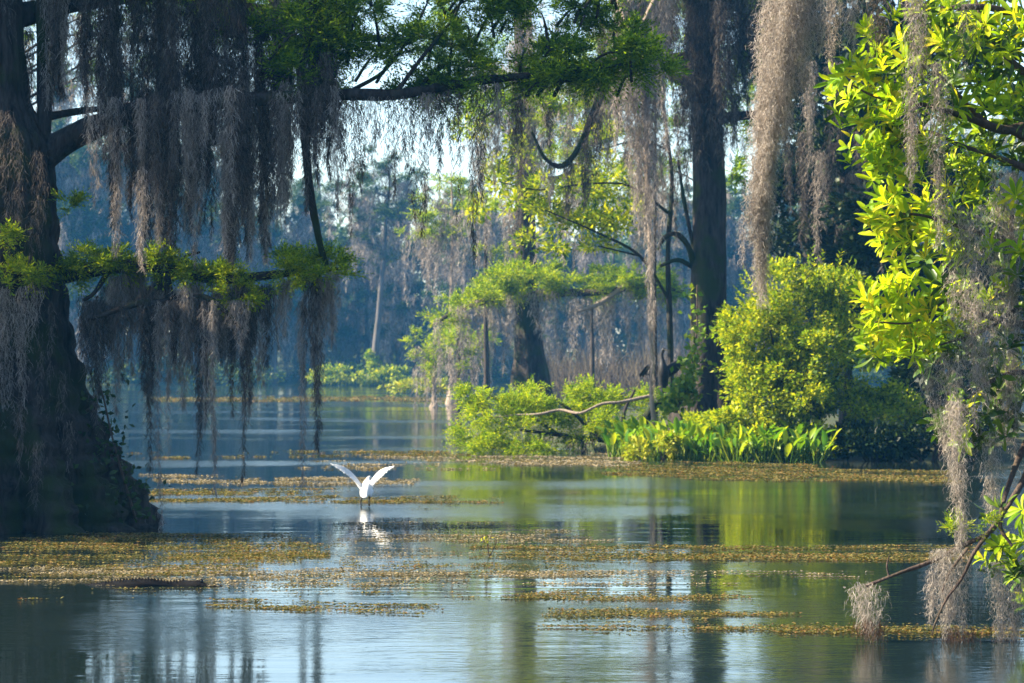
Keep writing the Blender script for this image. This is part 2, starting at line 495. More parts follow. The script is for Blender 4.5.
base = P(22, 527, D0)
base[2] = 0
big = thing('cypress_tree', 'huge dark cypress with flared buttressed trunk rising from the water beside the alligator', 'tree', base)
mb = MB()
prof = [(6, 552, 160, .30), (6, 527, 134, .26), (6, 500, 120, .22), (5, 470, 107, .18), (4, 440, 96, .15), (4, 400, 82, .12), (6, 350, 68, .09),
        (10, 300, 55, .08), (8, 250, 50, .06), (6, 200, 49, .05), (4, 150, 47, .05), (-2, 100, 32, .04), (-6, 0, 27, .03), (-10, -150, 22, .03), (-16, -320, 15, .02), (-20, -480, 6, .02)]
tube(mb, [L0(a, b) for a, b, r, f in prof], [r * D0 / F for a, b, r, f in prof], 120, 10, 0.03, [f for a, b, r, f in prof], 13)
mb.build('trunk', M['bark'], big, smooth=True)
for pl in (
    [(38, 165, 12), (44, 120, 8), (43, 60, 6.5), (42, 0, 6), (44, -120, 5), (40, -260, 3)],
    [(35, 160, 17), (75, 136, 13), (110, 121, 10.5, -.2), (145, 111, 8.5, -.4), (230, 101, 7, -.6), (340, 95, 6, -.7), (400, 94, 5.4, -.7), (470, 82, 4.5, -.6), (560, 72, 3.2, -.4), (610, 66, 1.8, -.3), (650, 60, .5, -.2)],
    [(40, 118, 5), (80, 111, 3.5, .2), (130, 105, 2.5, .5), (180, 96, 2, .8)],
    [(0, 20, 14), (60, 6, 10, .5), (150, -6, 8, .9), (250, 8, 6, 1.1), (330, 30, 4, 1.1), (400, 40, 2.5, .9), (450, 30, 1.2, .8)],
    [(-2, -60, 12), (90, -70, 8, -.6), (200, -50, 6, -1), (320, -35, 5, -1), (460, -20, 3.5, -.7), (600, -10, 1.5, -.4)],
    [(45, 276, 11), (90, 270, 8, -.1), (130, 266, 6.5, -.2), (165, 269, 5.5, -.25), (220, 279, 5, -.3), (290, 273, 3.5, -.2), (348, 268, 1.2, -.1)],
    [(300, 55, 5, -.5), (303, 110, 4.6, -.5), (309, 180, 4.2, -.4), (318, 235, 3.6, -.3), (327, 268, 3, -.2)],
    [(165, 270, 4, -.25), (168, 300, 4, -.5), (140, 303, 3.4, -.6), (105, 314, 2.6, -.6), (88, 320, 2, -.5)],
    [(168, 298, 3.4, -.5), (205, 297, 3, -.6), (228, 314, 2.5, -.7), (243, 330, 1.6, -.7)],
    [(110, 268, 3, -.1), (95, 292, 2.3, -.4), (84, 300, 1.6, -.5)],
    [(205, 272, 2.4, -.3), (185, 258, 2, -.2), (200, 252, 1, -.1)],
    [(20, -250, 10), (-120, -330, 7, -1), (-260, -370, 4, -1.5)],
    [(-10, -200, 10), (120, -280, 7, 1), (260, -300, 3.5, 1.5)],
    [(-20, 60, 12), (-150, 0, 8, 1), (-300, -40, 4, 1.8)],
    [(395, 94, 2.6, -.7), (420, 60, 2, -.7), (455, 15, 1.4, -.6), (462, -10, 1, -.6)],
    [(545, 74, 2, -.4), (570, 45, 1.6, -.3), (585, 15, 1, -.2)],
    [(345, 94, 2.4, -.7), (385, 70, 1.8, -.4), (415, 28, 1.3, -.2), (432, -8, 0.8, -.2)],
):
    mb = MB()
    px_tube(mb, pl, 10 if pl[0][2] > 8 else 7)
    mb.build('limb', M['bark'], big, smooth=True)
# feathery green on the boughs
PX = D0 / F
mb = MB()
twg = MB()
k = 0
while k < 96:
    x, y = rng.uniform(285, 645), rng.uniform(-45, 100)
    low = np.interp(x, [285, 330, 420, 480, 560, 640], [70, 98, 104, 98, 88, 76])
    if y > low or (398 < x < 436 and -10 < y < 42) or (358 < x < 388 and 22 < y < 50) or (x < 330 and y < -5):
        continue
    k += 1
    dd = rng.uniform(-.7, .9)
    rx, ry = rng.uniform(15, 32), rng.uniform(5, 11)
    c = L0(x, y, dd)
    clump(mb, c, (rx * PX, .35, ry * PX), int(26 + rx * ry * .42), 11, .26, .07, .018, .18)
    e = L0(x + rng.uniform(-40, 10), min(96, y + rng.uniform(8, 40)), dd * .4 - .3)
    tube(twg, [e, e * .5 + c * .5 + (0, 0, .08), c], [.022, .016, .007], 5, 3, .06)
for (x, y, rx, ry, dd) in [(640, 58, 20, 7, -.2), (652, 66, 16, 6, -.2), (622, 68, 20, 6, -.4), (600, 74, 20, 6, -.4), (160, 2, 50, 8, .9), (240, 8, 46, 12, 1.0), (268, 34, 30, 12, .9), (130, -40, 60, 14, -.6), (305, 70, 26, 14, -.4), (215, 30, 20, 8, .6)]:
    clump(mb, L0(x, y, dd), (rx * PX, .6, ry * PX), int(60 + rx * ry * .5), 11, .24, .07, .018, .15)
for (x, y, rx, ry, dd) in [(-40, -330, 130, 40, -1), (-200, -380, 140, 40, -1.5), (-150, -20, 120, 45, 1.2), (-280, -60, 130, 50, 1.8), (0, -440, 110, 50, 0), (-240, -190, 120, 45, 2)]:
    clump(mb, L0(x, y, dd), (rx * PX, 1.5, ry * PX), 420, 9, 0.34, 0.10, 0.035, 0.15)
mb.build('foliage', M['cypress'], big)
twg.build('branchlets', M['bark'], big, smooth=True)
mb = MB()
for k in range(46):
    x = rng.uniform(58, 342)
    y = np.interp(x, [58, 110, 165, 220, 345], [268, 262, 262, 274, 266]) + rng.normal(-1, 6.5)
    if 122 < x < 140 or 238 < x < 250:
        y += 14
    rx, ry = rng.uniform(9, 20), rng.uniform(3, 6.5)
    clump(mb, L0(x, y, rng.uniform(-.6, .15)), (rx * PX, .2, ry * PX), int(22 + rx * ry * .8), 10, .19, .055, .015, .22)
for (x, y, rx, ry, dd) in [(16, 278, 30, 8, -.75), (38, 272, 14, 6, -.7), (14, 232, 16, 6, -.7), (232, 296, 26, 6, -.4), (70, 205, 10, 6, -.3), (2, 272, 20, 8, -.8), (290, 284, 20, 5, -.3)]:
    clump(mb, L0(x, y, dd), (rx * PX, .42, ry * PX), int(40 + rx * ry * .75), 11, .17, .055, .015, .1)
mb.build('foliage', M['cypress_sunlit'], big)
# moss skin and vine on the flare
ivy = thing('climbing_vine', 'dark leafy vine climbing the right edge of the huge flared trunk', 'vine', L0(118, 500, -.4))
mb = MB()
for px_, py_ in ((100, 395), (104, 420), (112, 445), (118, 470), (128, 490), (96, 450), (80, 480), (60, 500), (105, 505), (138, 505)):
    c = L0(px_, py_, -.5)
    n = 34
    leaves(mb, c + rng.normal(0, 1, (n, 3)) * (.14, .25, .14), rng.normal(0, 1, (n, 3)), rng.normal(0, 1, (n, 3)) + (0, -1, .6), .09, .05)
mb.build('leaves', M['dark_vine'], ivy)
mb = MB()
px_tube(mb, [(136, 520, 1.5, -.4), (124, 480, 1.2, -.4), (113, 440, 1, -.4), (104, 400, .9, -.4), (100, 385, .6, -.4)], 6)
mb.build('stem', M['twig'], ivy)

c = np.array([-15.5, 35.8, 0])  # added unseen cypress; crown bands placed to shade trunk and moss curtain
cl = [(rng.uniform(-1.2, 2.2), rng.uniform(-2.2, 2.2), z, rng.uniform(1.2, 1.9), rng.uniform(.5, .8)) for z in list(rng.uniform(5.6, 8.7, 34)) + list(rng.uniform(12.2, 14.2, 16))]
DEFER_SHADE_TREE = (c, cl)

# ------------------------------------------------------------------ moss hanging from the big cypress


def moss(name, label, group, x, y0, y1, w, D, mat='moss', sl=None, sw=None, **kw):
    top = P(x, y0, D)
    s = D / F
    mb = MB()
    extra = kw.pop('extra', ())
    hank(mb, top, (y1 - y0) * s, w * s, sl=sl or 0.075 + 0.0010 * D, sw=sw or s * 0.62, **kw)
    for (ex, e0, e1, ew, ed) in extra:                 # tails of the same clump
        hank(mb, P(ex, e0, D + ed), (e1 - e0) * s, ew * s, sl=sl or 0.075 + 0.0010 * D, sw=sw or s * 0.62, **kw)
    o = mb.build(name, M[mat], origin=top)
    return tag(o, label, 'moss', group)


up_label = 'long grey moss hank in the dense curtain under the upper boughs of the huge cypress'
low_label = 'tan moss hank hanging over the water from the low leafy bough of the huge cypress'
for (x, y0, y1, w, dd) in [(100, 300, 432, 26, -.5), (114, 275, 412, 22, -.3), (128, 268, 352, 22, -.2), (148, 285, 470, 15, -.5), (158, 300, 528, 9, -.6), (166, 290, 395, 28, -.3), (181, 285, 408, 26, -.5),
                           (200, 296, 472, 13, -.6), (211, 300, 492, 8, -.7), (226, 284, 372, 22, -.3), (242, 284, 482, 17, -.5), (255, 290, 400, 25, -.3), (268, 284, 365, 16, -.2), (286, 279, 338, 12, -.2),
                           (311, 272, 452, 14, -.2), (303, 300, 490, 6, -.2), (335, 270, 345, 13, -.1), (328, 275, 335, 14, -.1), (140, 268, 330, 22, 0), (195, 280, 352, 24, 0), (92, 295, 385, 22, -.3), (238, 300, 350, 24, -.7),
                           (122, 300, 380, 14, -.6), (174, 300, 360, 22, -.6), (108, 285, 400, 18, .1), (134, 275, 372, 16, .1), (152, 285, 400, 20, .1), (176, 290, 380, 18, .1), (190, 290, 372, 18, -.1), (206, 296, 420, 16, -.2), (218, 292, 362, 18, .1), (234, 290, 400, 20, 0), (246, 288, 420, 16, -.2),
                           (262, 286, 385, 16, 0), (276, 282, 350, 14, -.1), (314, 276, 400, 14, 0), (96, 300, 360, 16, 0), (84, 318, 372, 14, -.4), (160, 270, 350, 20, 0), (144, 300, 392, 18, -.5)]:
    moss('moss_hank', low_label, 'moss hanks on the low cypress bough', x + rng.normal(0, 2), y0, y1, w * .8, D0 + dd, 'moss' if rng.random() < .5 else 'moss_shade', dens=rng.uniform(1.6, 2.6), sway=.03, taper=1.4, extra=[(x + rng.uniform(-9, 9), y0, y0 + (y1 - y0) * rng.uniform(.3, .75), w * .45, rng.uniform(-.2, .25)) for q in range(2)])
for (x, y0, y1, w, dd) in [(6, 110, 215, 18, -.8), (22, 130, 235, 16, -.85), (38, 150, 250, 14, -.75), (12, 190, 268, 16, -.85), (30, 215, 268, 14, -.8), (46, 180, 262, 9, -.6), (50, 300, 370, 12, -.8), (44, 330, 420, 14, -1.0), (62, 370, 440, 12, -1.0), (20, 400, 480, 18, -1.4), (70, 420, 490, 12, -1.2), (40, 440, 510, 16, -1.6)]:
    moss('moss_hank', 'dark ragged moss clinging to the bark of the huge flared trunk', 'dark moss on the big trunk', x, y0, y1, w, D0 + dd, 'moss_shade', dens=.8, lobes=3)
for (x, y0, y1, w) in [(8, -40, 70, 22), (18, -30, 100, 20), (26, -40, 112, 16), (33, -30, 90, 14), (50, -40, 105, 16), (57, -30, 92, 18), (62, -20, 84, 16), (30, 30, 118, 10)]:
    moss('moss_hank', 'brownish moss hank hanging high between the forked stems of the huge cypress', 'moss hanks between the forked stems', x, y0, y1, w, D0 + rng.uniform(-.3, .6), 'moss' if rng.random() < .6 else 'moss_shade', dens=1.2, sway=.03)
for k in range(30):
    x = rng.uniform(128, 335)
    moss('moss_hank', up_label, 'moss hanks in the upper curtain', x, rng.uniform(84, 98), rng.uniform(135, 225), rng.uniform(8, 16), D0 - 1.0 + rng.uniform(-.2, .2), 'moss_shade' if rng.random() < .6 else 'moss', dens=1.3, sway=.03, lobes=2)
for (x, y0, y1, w, dd) in [(14, 286, 455, 32, -.95), (36, 282, 335, 13, -.8), (2, 290, 420, 22, -1.0), (22, 300, 400, 20, -.95)]:
    moss('moss_hank', 'pale tan moss hank lying against the trunk of the huge cypress below a green tuft', 'moss hanks on the big trunk', x, y0, y1, w, D0 + dd, 'moss', dens=1.1)
for xc in np.arange(57, 340, 14.5):
    xc += rng.normal(0, 3)
    full = np.interp(xc, [55, 66, 84, 92, 112, 126, 200, 250, 290, 335], [80, 100, 104, 125, 190, 232, 238, 240, 205, 165]) + rng.normal(0, 24)
    tails = []
    for j in range(7):
        y0 = rng.choice([-60, -35, 0, 5, 60, 97]) + rng.normal(0, 6)
        bot = full * (1 if j == 0 else rng.uniform(.55, .97)) if full > 110 else full + rng.normal(0, 8)
        y0 = min(y0, bot - 60)
        tails.append((xc + rng.normal(0, 3.5), y0, bot, rng.uniform(8, 17), rng.uniform(-.7, .7)))
    x, y0, bot, w, ed = tails[0]
    moss('moss_hank', up_label, 'moss hanks in the upper curtain', x, y0, bot, w, D0 + rng.uniform(-.5, .6), 'moss' if rng.random() < .12 else 'moss_shade', dens=rng.uniform(1.7, 2.6), sway=.03, taper=1.2, extra=tails[1:])
for k in range(34):
    x = rng.uniform(108, 290)
    y1 = np.interp(x, [100, 130, 250, 290], [205, 248, 246, 215]) + rng.normal(0, 14)
    moss('moss_hank', up_label, 'moss hanks in the upper curtain', x, y1 - rng.uniform(90, 150), y1, rng.uniform(7, 14), D0 + rng.uniform(-1.1, 1.2), 'moss' if rng.random() < .7 else 'moss_shade', dens=1.5, sway=.03, lobes=2)
for (x, bot) in [(70, 95), (150, 262), (165, 268), (118, 255), (235, 262), (262, 250), (95, 205), (108, 190)]:
    moss('moss_hank', up_label, 'moss hanks in the upper curtain', x, 96, bot, 16, D0 + rng.uniform(-.8, .3), 'moss' if x in (118, 95, 108, 235) else 'moss_shade', dens=1.0, sway=.04)
for (x, y0, bot, w) in [(338, 97, 215, 18), (352, 96, 232, 14), (362, 97, 190, 20), (376, 96, 170, 18), (392, 96, 198, 16), (404, 96, 165, 14), (412, 94, 222, 11), (424, 92, 236, 12), (438, 90, 182, 16),
                        (452, 88, 160, 18), (470, 86, 262, 11), (482, 84, 200, 16), (496, 82, 168, 16), (345, 98, 160, 22), (430, 92, 150, 22), (328, 60, 180, 22), (460, 88, 225, 8), (515, 80, 140, 14)]:
    moss('moss_hank', 'thin dark moss hank under the long green bough with pale sky behind it', 'moss hanks on the long bough', x, y0, bot, w, D0 - .6 + rng.uniform(-.3, .3), 'moss_shade' if rng.random() < .75 else 'moss', dens=1.2, sway=.04)

# ------------------------------------------------------------------ generic background trees (built once, then copied)


def cypress_proto(name, label, cat, h, rb, clumps, leafm, barkm, s, group=None, hank_n=14, flare=.12, mossm='moss', loc=(0, 0, 0), lean=0.0):
    """s = size of one photo pixel in metres at its distance: sets leaf and strand size; clumps (x, y, z, rx, rz)"""
    t = thing(name, label, cat, loc, group)
    o = np.array(loc, float)
    mb = MB()
    zs = [-.6, 0, h * .06, h * .16, h * .4, h * .7, h]
    rs = [rb * 1.25, rb * 1.05, rb * .72, rb * .52, rb * .42, rb * .3, rb * .08]
    pts = [o + (lean * (z / h) * h * .1 + .12 * rb * math.sin(z), .1 * rb * math.cos(z * .7), z) for z in zs]
    tube(mb, pts, rs, 18, 5, .03, [flare, flare, flare, flare * .6, .03, 0, 0], 7)
    mb.build('trunk', M[barkm], t, smooth=True)
    mb, ml, mm = MB(), MB(), MB()
    for (x, y, z, rx, rz) in clumps:
        c = o + (x, y, z)
        z0 = max(h * .12, min(z - abs(x) * .35, h * .95))
        tx = np.interp(z0, zs, [p[0] for p in pts])
        a = np.array([tx, o[1], o[2] + z0])
        tube(ml, [a, (a * .5 + c * .5) + (0, 0, .12 * abs(x)), c], [max(.012, rb * .16), rb * .1, rb * .03], 6, 4, .05)
        if name != 'far_cypress':                       # near enough to tell the limbs apart
            ml.build('limb', M[barkm], t, smooth=True)
            ml = MB()
        clump(mb, c, (rx, rx * .8, rz), int(50 + 48 * rx * rz / (s * s * 900) * 10), 9, 7 * s, 2.6 * s, 1.0 * s, .12)
        for _ in range(max(1, int(hank_n * rx / 3))):
            ox = rng.uniform(-.9, .9) * rx
            hank(mm, c + (ox, rng.uniform(-.6, .6) * rx, -rz * .2), rng.uniform(.6, 1.7) * min(2.2, 45 * s), rng.uniform(5, 12) * s, .8, 6 * s, .75 * s, lobes=2, sway=.05)
    mb.build('foliage', M[leafm], t)
    if ml.n:
        ml.build('limb', M[barkm], t, smooth=True)
    if mm.n:
        mm.build('hanging_moss', M[mossm], t)
    return t


cypress_proto('cypress_tree', 'unseen cypress added sunward of the huge flared one to shade its trunk and moss', 'tree', 17, .5, DEFER_SHADE_TREE[1], 'cypress', 'bark', .02, None, 0, .15, loc=DEFER_SHADE_TREE[0])
# far bank: each tree of the front rows its own thing
far_label = 'hazy blue-green moss-hung tree in the wooded far bank behind the river'
far_group = 'trees of the wooded far bank'
protos = []
for q in range(6):
    h = [17, 15, 18, 13, 16, 14][q]
    cl = []
    for _ in range(13):
        z = h * rng.uniform(.22, 1.0)
        w = 3.0 * (1.05 - .55 * z / h)
        a = rng.uniform(0, 6.28)
        rr = w * rng.uniform(.2, 1)
        cl.append((rr * math.cos(a), rr * math.sin(a) * .7, z, rng.uniform(1.1, 2.0), rng.uniform(.5, 1.0)))
    protos.append(cypress_proto('far_cypress', far_label, 'tree', h, rng.uniform(.35, .6), cl, 'far_leaf', 'bark_far', .085, far_group, 12))
slots = []
for row, (dist, step) in enumerate(((243, 3.7), (251, 3.9), (262, 4.4))):
    x = -60 + row * 1.3
    while x < 66:
        slots.append((x + rng.normal(0, .7), dist + rng.normal(0, 2.2), row))
        x += step
used = set()
for (x, y, row) in slots:
    pxx = 512 + x / y * F
    if row == 0 and 352 < pxx < 400:
        continue
    if pxx < -200 or pxx > 1180:
        continue
    q = int(rng.integers(0, 6))
    s = rng.uniform(.82, 1.05) * float(np.interp(pxx, [120, 200, 345, 620, 680, 800], [1.6, 1.15, .96, .92, 1.1, 1.35]))
    if q not in used:
        o = protos[q]
        o.location, o.rotation_euler, o.scale = (x, y, .25), (0, 0, rng.uniform(0, 6.28)), (s, s, s)
        used.add(q)
    else:
        dup(protos[q], (x, y, .25), rng.uniform(0, 6.28), (s, s, s), far_label, far_group)
# woodland behind them that reads as one mass
mb = MB()
for _ in range(520):
    x, y = rng.uniform(-75, 80), rng.uniform(272, 330)
    pxx = 512 + x / y * F
    z = rng.uniform(1, 15 * float(np.interp(pxx, [120, 200, 345, 620, 680, 800], [1.4, 1.12, .95, .92, 1.1, 1.35])))
    bush(mb, (x, y, z), (4.5, 4, 2.6), 240, .8, .42, 9)
tag(mb.build('distant_woodland', M['far_leaf']), 'hazy mass of woodland filling in behind the far bank trees', 'woodland', kind='stuff')
mb = MB()
for _ in range(60):
    x = rng.uniform(-50, 70)
    bush(mb, (x, 238 + rng.uniform(-1, 6), .6), (2.6, 2, 1.7), 260, .35, .16, 8)
tag(mb.build('bank_undergrowth', M['far_leaf']), 'low green undergrowth along the foot of the far bank', 'undergrowth', kind='stuff')
mb = MB()  # unseen woods around the viewpoint, added to cut low sky light
for _ in range(420):
    q = rng.random()
    if q < .45:
        x, y = rng.uniform(-62, 50), rng.uniform(-62, -38)
    elif q < .75:
        x, y = rng.uniform(-70, -52), rng.uniform(-40, 110)
    else:
        x, y = rng.uniform(38, 60), rng.uniform(-40, 70)
    bush(mb, (x, y, rng.uniform(.5, 15)), (4.5, 4.5, 3), 120, 1.3, .7, 9)
tag(mb.build('unseen_woodland', M['far_leaf']), 'unseen wooded banks on the near side, added to block low sky light', 'woodland', kind='stuff')
# the pale trunk that stands free of the far bank
c = P(372, 384, 232)
c[2] = .1
cl = [(.4, 0, 15.2, 2.6, .8), (-1.5, .4, 12.8, 1.8, .7), (2.4, .3, 13.4, 1.8, .7), (1.0, 0, 11.6, 1.6, .5), (-.5, 0, 16.6, 1.8, .7), (1.2, .6, 14, 2.2, .8), (-1.4, -.5, 15, 2.0, .8), (2.6, 0, 16, 2.0, .7), (-2.2, .4, 14, 1.8, .7), (.3, -.4, 13.2, 2.0, .8), (-1.2, 0, 11, 1.4, .5), (1.8, .3, 9.8, 1.4, .5), (.2, 0, 17.4, 1.8, .6)]
pt = cypress_proto('far_cypress', 'tall far cypress with long bare pale trunk and green skirt at its foot', 'tree', 17, .52, cl, 'far_leaf', 'bark_far', .08, None, 9, .2, loc=c, lean=.9)
mb = MB()
for k in range(9):
    z = k * .28
    bush(mb, c + (rng.uniform(-.5, .2), -.5, z + .2), (.9 - z * .24, .5, .5), 160, .22, .12, 7)
mb.build('leafy_skirt', M['cypress_sunlit'], pt)
for i, (x, y, w, lab) in enumerate([(340, 384, 2.6, 'low hazy green bush on the far shore, leftmost by the pale trunk'), (392, 386, 2.2, 'small hazy green bush on the far shore just beside the pale trunk')]):
    c = P(x, y, wd(386) + 0.0)
    c[2] = .2
    t = thing('shore_bush', lab, 'bush', c)
    mb = MB()
    bush(mb, c + (0, 0, .5), (w, 1.2, 1.0), 1500, .3, .14, 14)
    mb.build('foliage', M['shrub'], t)
# dry thicket
mb = MB()
n = 6500
x = rng.uniform(1.5, 13, n)
y = rng.uniform(150, 172, n)
s = np.column_stack([x, y, np.full(n, -.1)])
strands(mb, s, np.column_stack([rng.normal(0, .32, n), rng.normal(0, .32, n), np.full(n, 1.0)]), rng.uniform(.8, 2.6, n) * (1 + .55 * np.sin(x * 1.9) * np.sin(y * .5)), .055, 5, .3, -.22)
tag(mb.build('dry_thicket', M['reed']), 'grey brown thicket of bare stems standing behind the island', 'thicket', kind='stuff')

# ------------------------------------------------------------------ grove in the middle distance, left of the centre tree
DG = 126.0


def grove(label, cx, ytop_trunk, rbpx, clumps, D, name='young_cypress', leafm='cypress_sunlit', barkm='bark_pale', hank_n=8, base_y=None, group=None):
    s = D / F
    c = P(cx, 400, D)
    c[2] = 0 if base_y is None else base_y
    h = P(cx, ytop_trunk, D)[2] - c[2]
    cl = [((x - cx) * s, dd, P(x, y, D)[2] - c[2], rx * s * 1.25, ry * s * 1.35) for (x, y, rx, ry, dd) in clumps]
    return cypress_proto(name, label, 'tree', h, rbpx * s, cl, leafm, barkm, s, group, hank_n, .15, loc=c)


grove('short bright green cypress on a thin pale post trunk, nearest to open water', 434, 325, 4.2, [(430, 342, 22, 10, 0), (448, 338, 20, 9, .5), (424, 366, 14, 10, -.3), (440, 356, 16, 7, .3)], DG, hank_n=9)
grove('bushy green cypress on a thicker mossy trunk just behind the shortest one', 458, 318, 6, [(462, 344, 24, 11, 0), (478, 338, 16, 9, .3), (455, 330, 14, 6, .2), (470, 362, 14, 6, 0)], DG - 3, hank_n=12, barkm='bark_mid')
grove('taller pale trunked cypress with two sunlit crowns above the short green ones', 452, 170, 6, [(432, 208, 26, 10, 0), (458, 196, 22, 8, .4), (424, 228, 18, 8, 0), (452, 232, 24, 9, 0), (470, 214, 18, 8, -.4), (440, 180, 18, 7, .3)], DG + 10, hank_n=14)
grove('slim mossy cypress standing close by the centre tree with drooping grey moss', 486, 190, 6, [(486, 210, 20, 8, 0), (496, 250, 18, 7, .2), (478, 300, 14, 6, .3), (500, 292, 14, 6, 0)], DG - 8, hank_n=16, barkm='bark_mid')
grove('tall thin cypress with layered leafy crown between the middle cypress and slender pole', 655, 10, 4, [(575, 120, 34, 13, 0), (600, 150, 34, 12, .4), (560, 160, 26, 10, -.4), (622, 120, 26, 12, 0), (590, 90, 40, 13, .4), (610, 185, 28, 9, -.3), (572, 190, 22, 8, .2), (640, 160, 22, 10, .3), (600, 55, 46, 15, 0), (555, 95, 24, 10, .3)], 73, hank_n=20, leafm='cypress_sunlit', barkm='bark_mid', name='tall_cypress')
grove('tall leafy cypress seen between the slender pole and stout island cypress', 703, 0, 6, [(660, 130, 26, 11, 0), (680, 160, 24, 9, .3), (655, 170, 18, 8, 0), (672, 95, 34, 12, .3), (665, 60, 40, 14, 0), (740, 90, 30, 12, 0), (752, 130, 16, 10, .2)], 80, hank_n=20, leafm='cypress', barkm='bark_mid', name='tall_cypress')
tag(grove('slender moss-laden trunk standing right behind the dead pale limb', 592, 290, 5, [(592, 296, 18, 6, 0), (604, 300, 16, 6, .3)], 120, hank_n=22, barkm='bark_mid', name='slender_tree'))
grove('mossy cypress standing behind the forked stems of the huge cypress', 18, -120, 9, [(70, 10, 34, 12, 0), (110, 30, 34, 12, .5), (150, 10, 34, 12, -.4), (60, 60, 26, 10, .3), (190, 20, 34, 12, .2), (130, -30, 44, 14, 0), (35, 30, 22, 10, .4), (90, 80, 20, 8, .2), (230, 30, 30, 11, .3), (170, 60, 24, 9, .4)], 62, hank_n=26, leafm='cypress', barkm='bark_mid', name='mossy_cypress')
# low shore growth behind the grove
mb = MB()
c = P(425, 394, 165)
c[2] = .05
bush(mb, c + (0, 0, .4), (2.4, 1, .6), 900, .3, .12, 12)
tag(mb.build('shore_bush', M['yellow_leaf'], origin=c), 'low yellow bush at the waterline behind the post trunks', 'bush')

# ------------------------------------------------------------------ centre cypress
DC = 104.0
S = DC / F
c = P(531, 392, DC)
c[2] = 0
ct = thing('cypress_tree', 'tall dark cypress in the middle rising behind the low leafy island tip', 'tree', c)
mb = MB()
pr = [(533, 430, 30, .25), (532, 412, 25, .22), (531, 390, 20, .2), (530, 360, 15.5, .15), (528, 330, 13, .1), (526, 280, 11.5, .06), (525, 220, 10.5, .05), (526, 150, 10, .04), (524, 60, 9.5, .03), (522, -60, 8, .02), (524, -180, 6, 0), (520, -300, 2, 0)]
tube(mb, [P(a, b, DC) for a, b, r, f in pr], [r * S for a, b, r, f in pr], 30, 5, .025, [f for a, b, r, f in pr], 7)
mb.build('trunk', M['bark'], ct, smooth=True)
ml = [
    [(527, 300, 6), (560, 293, 4.5, -.5), (600, 292, 3.5, -1), (650, 286, 2.5, -1), (684, 292, 1.4, -1)],
    [(525, 305, 5), (490, 300, 4, -.5), (455, 312, 2.5, -.8), (432, 326, 1.2, -1)],
    [(524, 130, 6), (560, 110, 4, -.6), (610, 90, 2.5, -1), (640, 60, 1.5, -1)],
    [(524, 90, 5), (480, 60, 4, .5), (440, 40, 2, 1)],
    [(524, 175, 4), (550, 180, 3.4, -.6), (575, 168, 3, -.8), (590, 130, 2.4, -.8), (606, 80, 2, -.8)],
    [(525, -60, 5), (600, -120, 3, 1), (660, -140, 1.5, 1)],
    [(525, -100, 5), (450, -150, 3, 1), (400, -170, 1.5, 1)],
]
for pl in ml:
    mb = MB()
    px_tube(mb, pl, 7, 5, .06, DC)
    mb.build('limb', M['bark_mid'], ct, smooth=True)
mb = MB()
px_tube(mb, [(577, 312, 1.6, -1.5), (600, 303, 2.4, -1.5), (622, 288, 2.6, -1.4), (640, 279, 2.2, -1.2), (652, 290, 1.6, -1.2), (655, 330, 1, -1.2)], 7, 5, .06, DC)
tag(mb.build('dead_limb', M['bark_pale'], ct, smooth=True), 'bare pale dead limb')
mb = MB()
for (x, y, rx, ry, dd) in [(500, 290, 36, 10, -.5), (520, 276, 40, 9, -1.2), (640, 276, 30, 9, -.8), (470, 302, 28, 8, -.8), (445, 318, 20, 6, -.8), (535, 284, 34, 9, -1.2), (575, 284, 32, 9, -.8), (620, 284, 30, 9, -1), (655, 292, 26, 8, -1), (676, 300, 14, 7, -1), (540, 268, 20, 6, .4), (600, 276, 26, 6, .5)]:
    clump(mb, P(x, y, DC + dd), (rx * S, 1.2, ry * S), int(70 + rx * ry * 1.3), 10, 9 * S, 3 * S, 1.1 * S, .12)
mb.build('foliage', M['cypress_sunlit'], ct)
mb = MB()
for (x, y, rx, ry, dd) in [(600, 90, 40, 16, -1), (560, 60, 36, 16, .5), (470, 50, 50, 18, 1), (440, 30, 40, 16, 1), (640, 40, 40, 20, -1), (600, -120, 60, 25, 1), (450, -150, 60, 25, 1), (520, -280, 50, 30, 0), (520, -60, 60, 22, .5)]:
    clump(mb, P(x, y, DC + dd), (rx * S, 1.4, ry * S), int(60 + rx * ry * .6), 10, 9 * S, 3.2 * S, 1.2 * S, .12)
mb.build('foliage', M['cypress'], ct)
clabel = 'soft grey moss hank hanging from the spreading limbs of the tall middle cypress'
for (x, y0, y1, w) in [(440, 318, 372, 9), (462, 305, 385, 12), (478, 300, 410, 8), (492, 298, 350, 14), (505, 292, 372, 12), (512, 290, 345, 12), (545, 290, 345, 12), (556, 290, 360, 9), (570, 290, 335, 14), (604, 290, 370, 7), (612, 288, 330, 14), (628, 288, 350, 9),
                       (640, 290, 345, 8), (660, 292, 340, 10), (674, 298, 345, 9), (535, 288, 330, 14), (586, 290, 328, 12), (470, 300, 345, 12)]:
    moss('moss_hank', clabel, 'moss hanks on the middle cypress', x, y0, y1, w, DC - 1.2 + rng.uniform(-.6, .6), 'moss', sl=.2, dens=1.2, lobes=2)
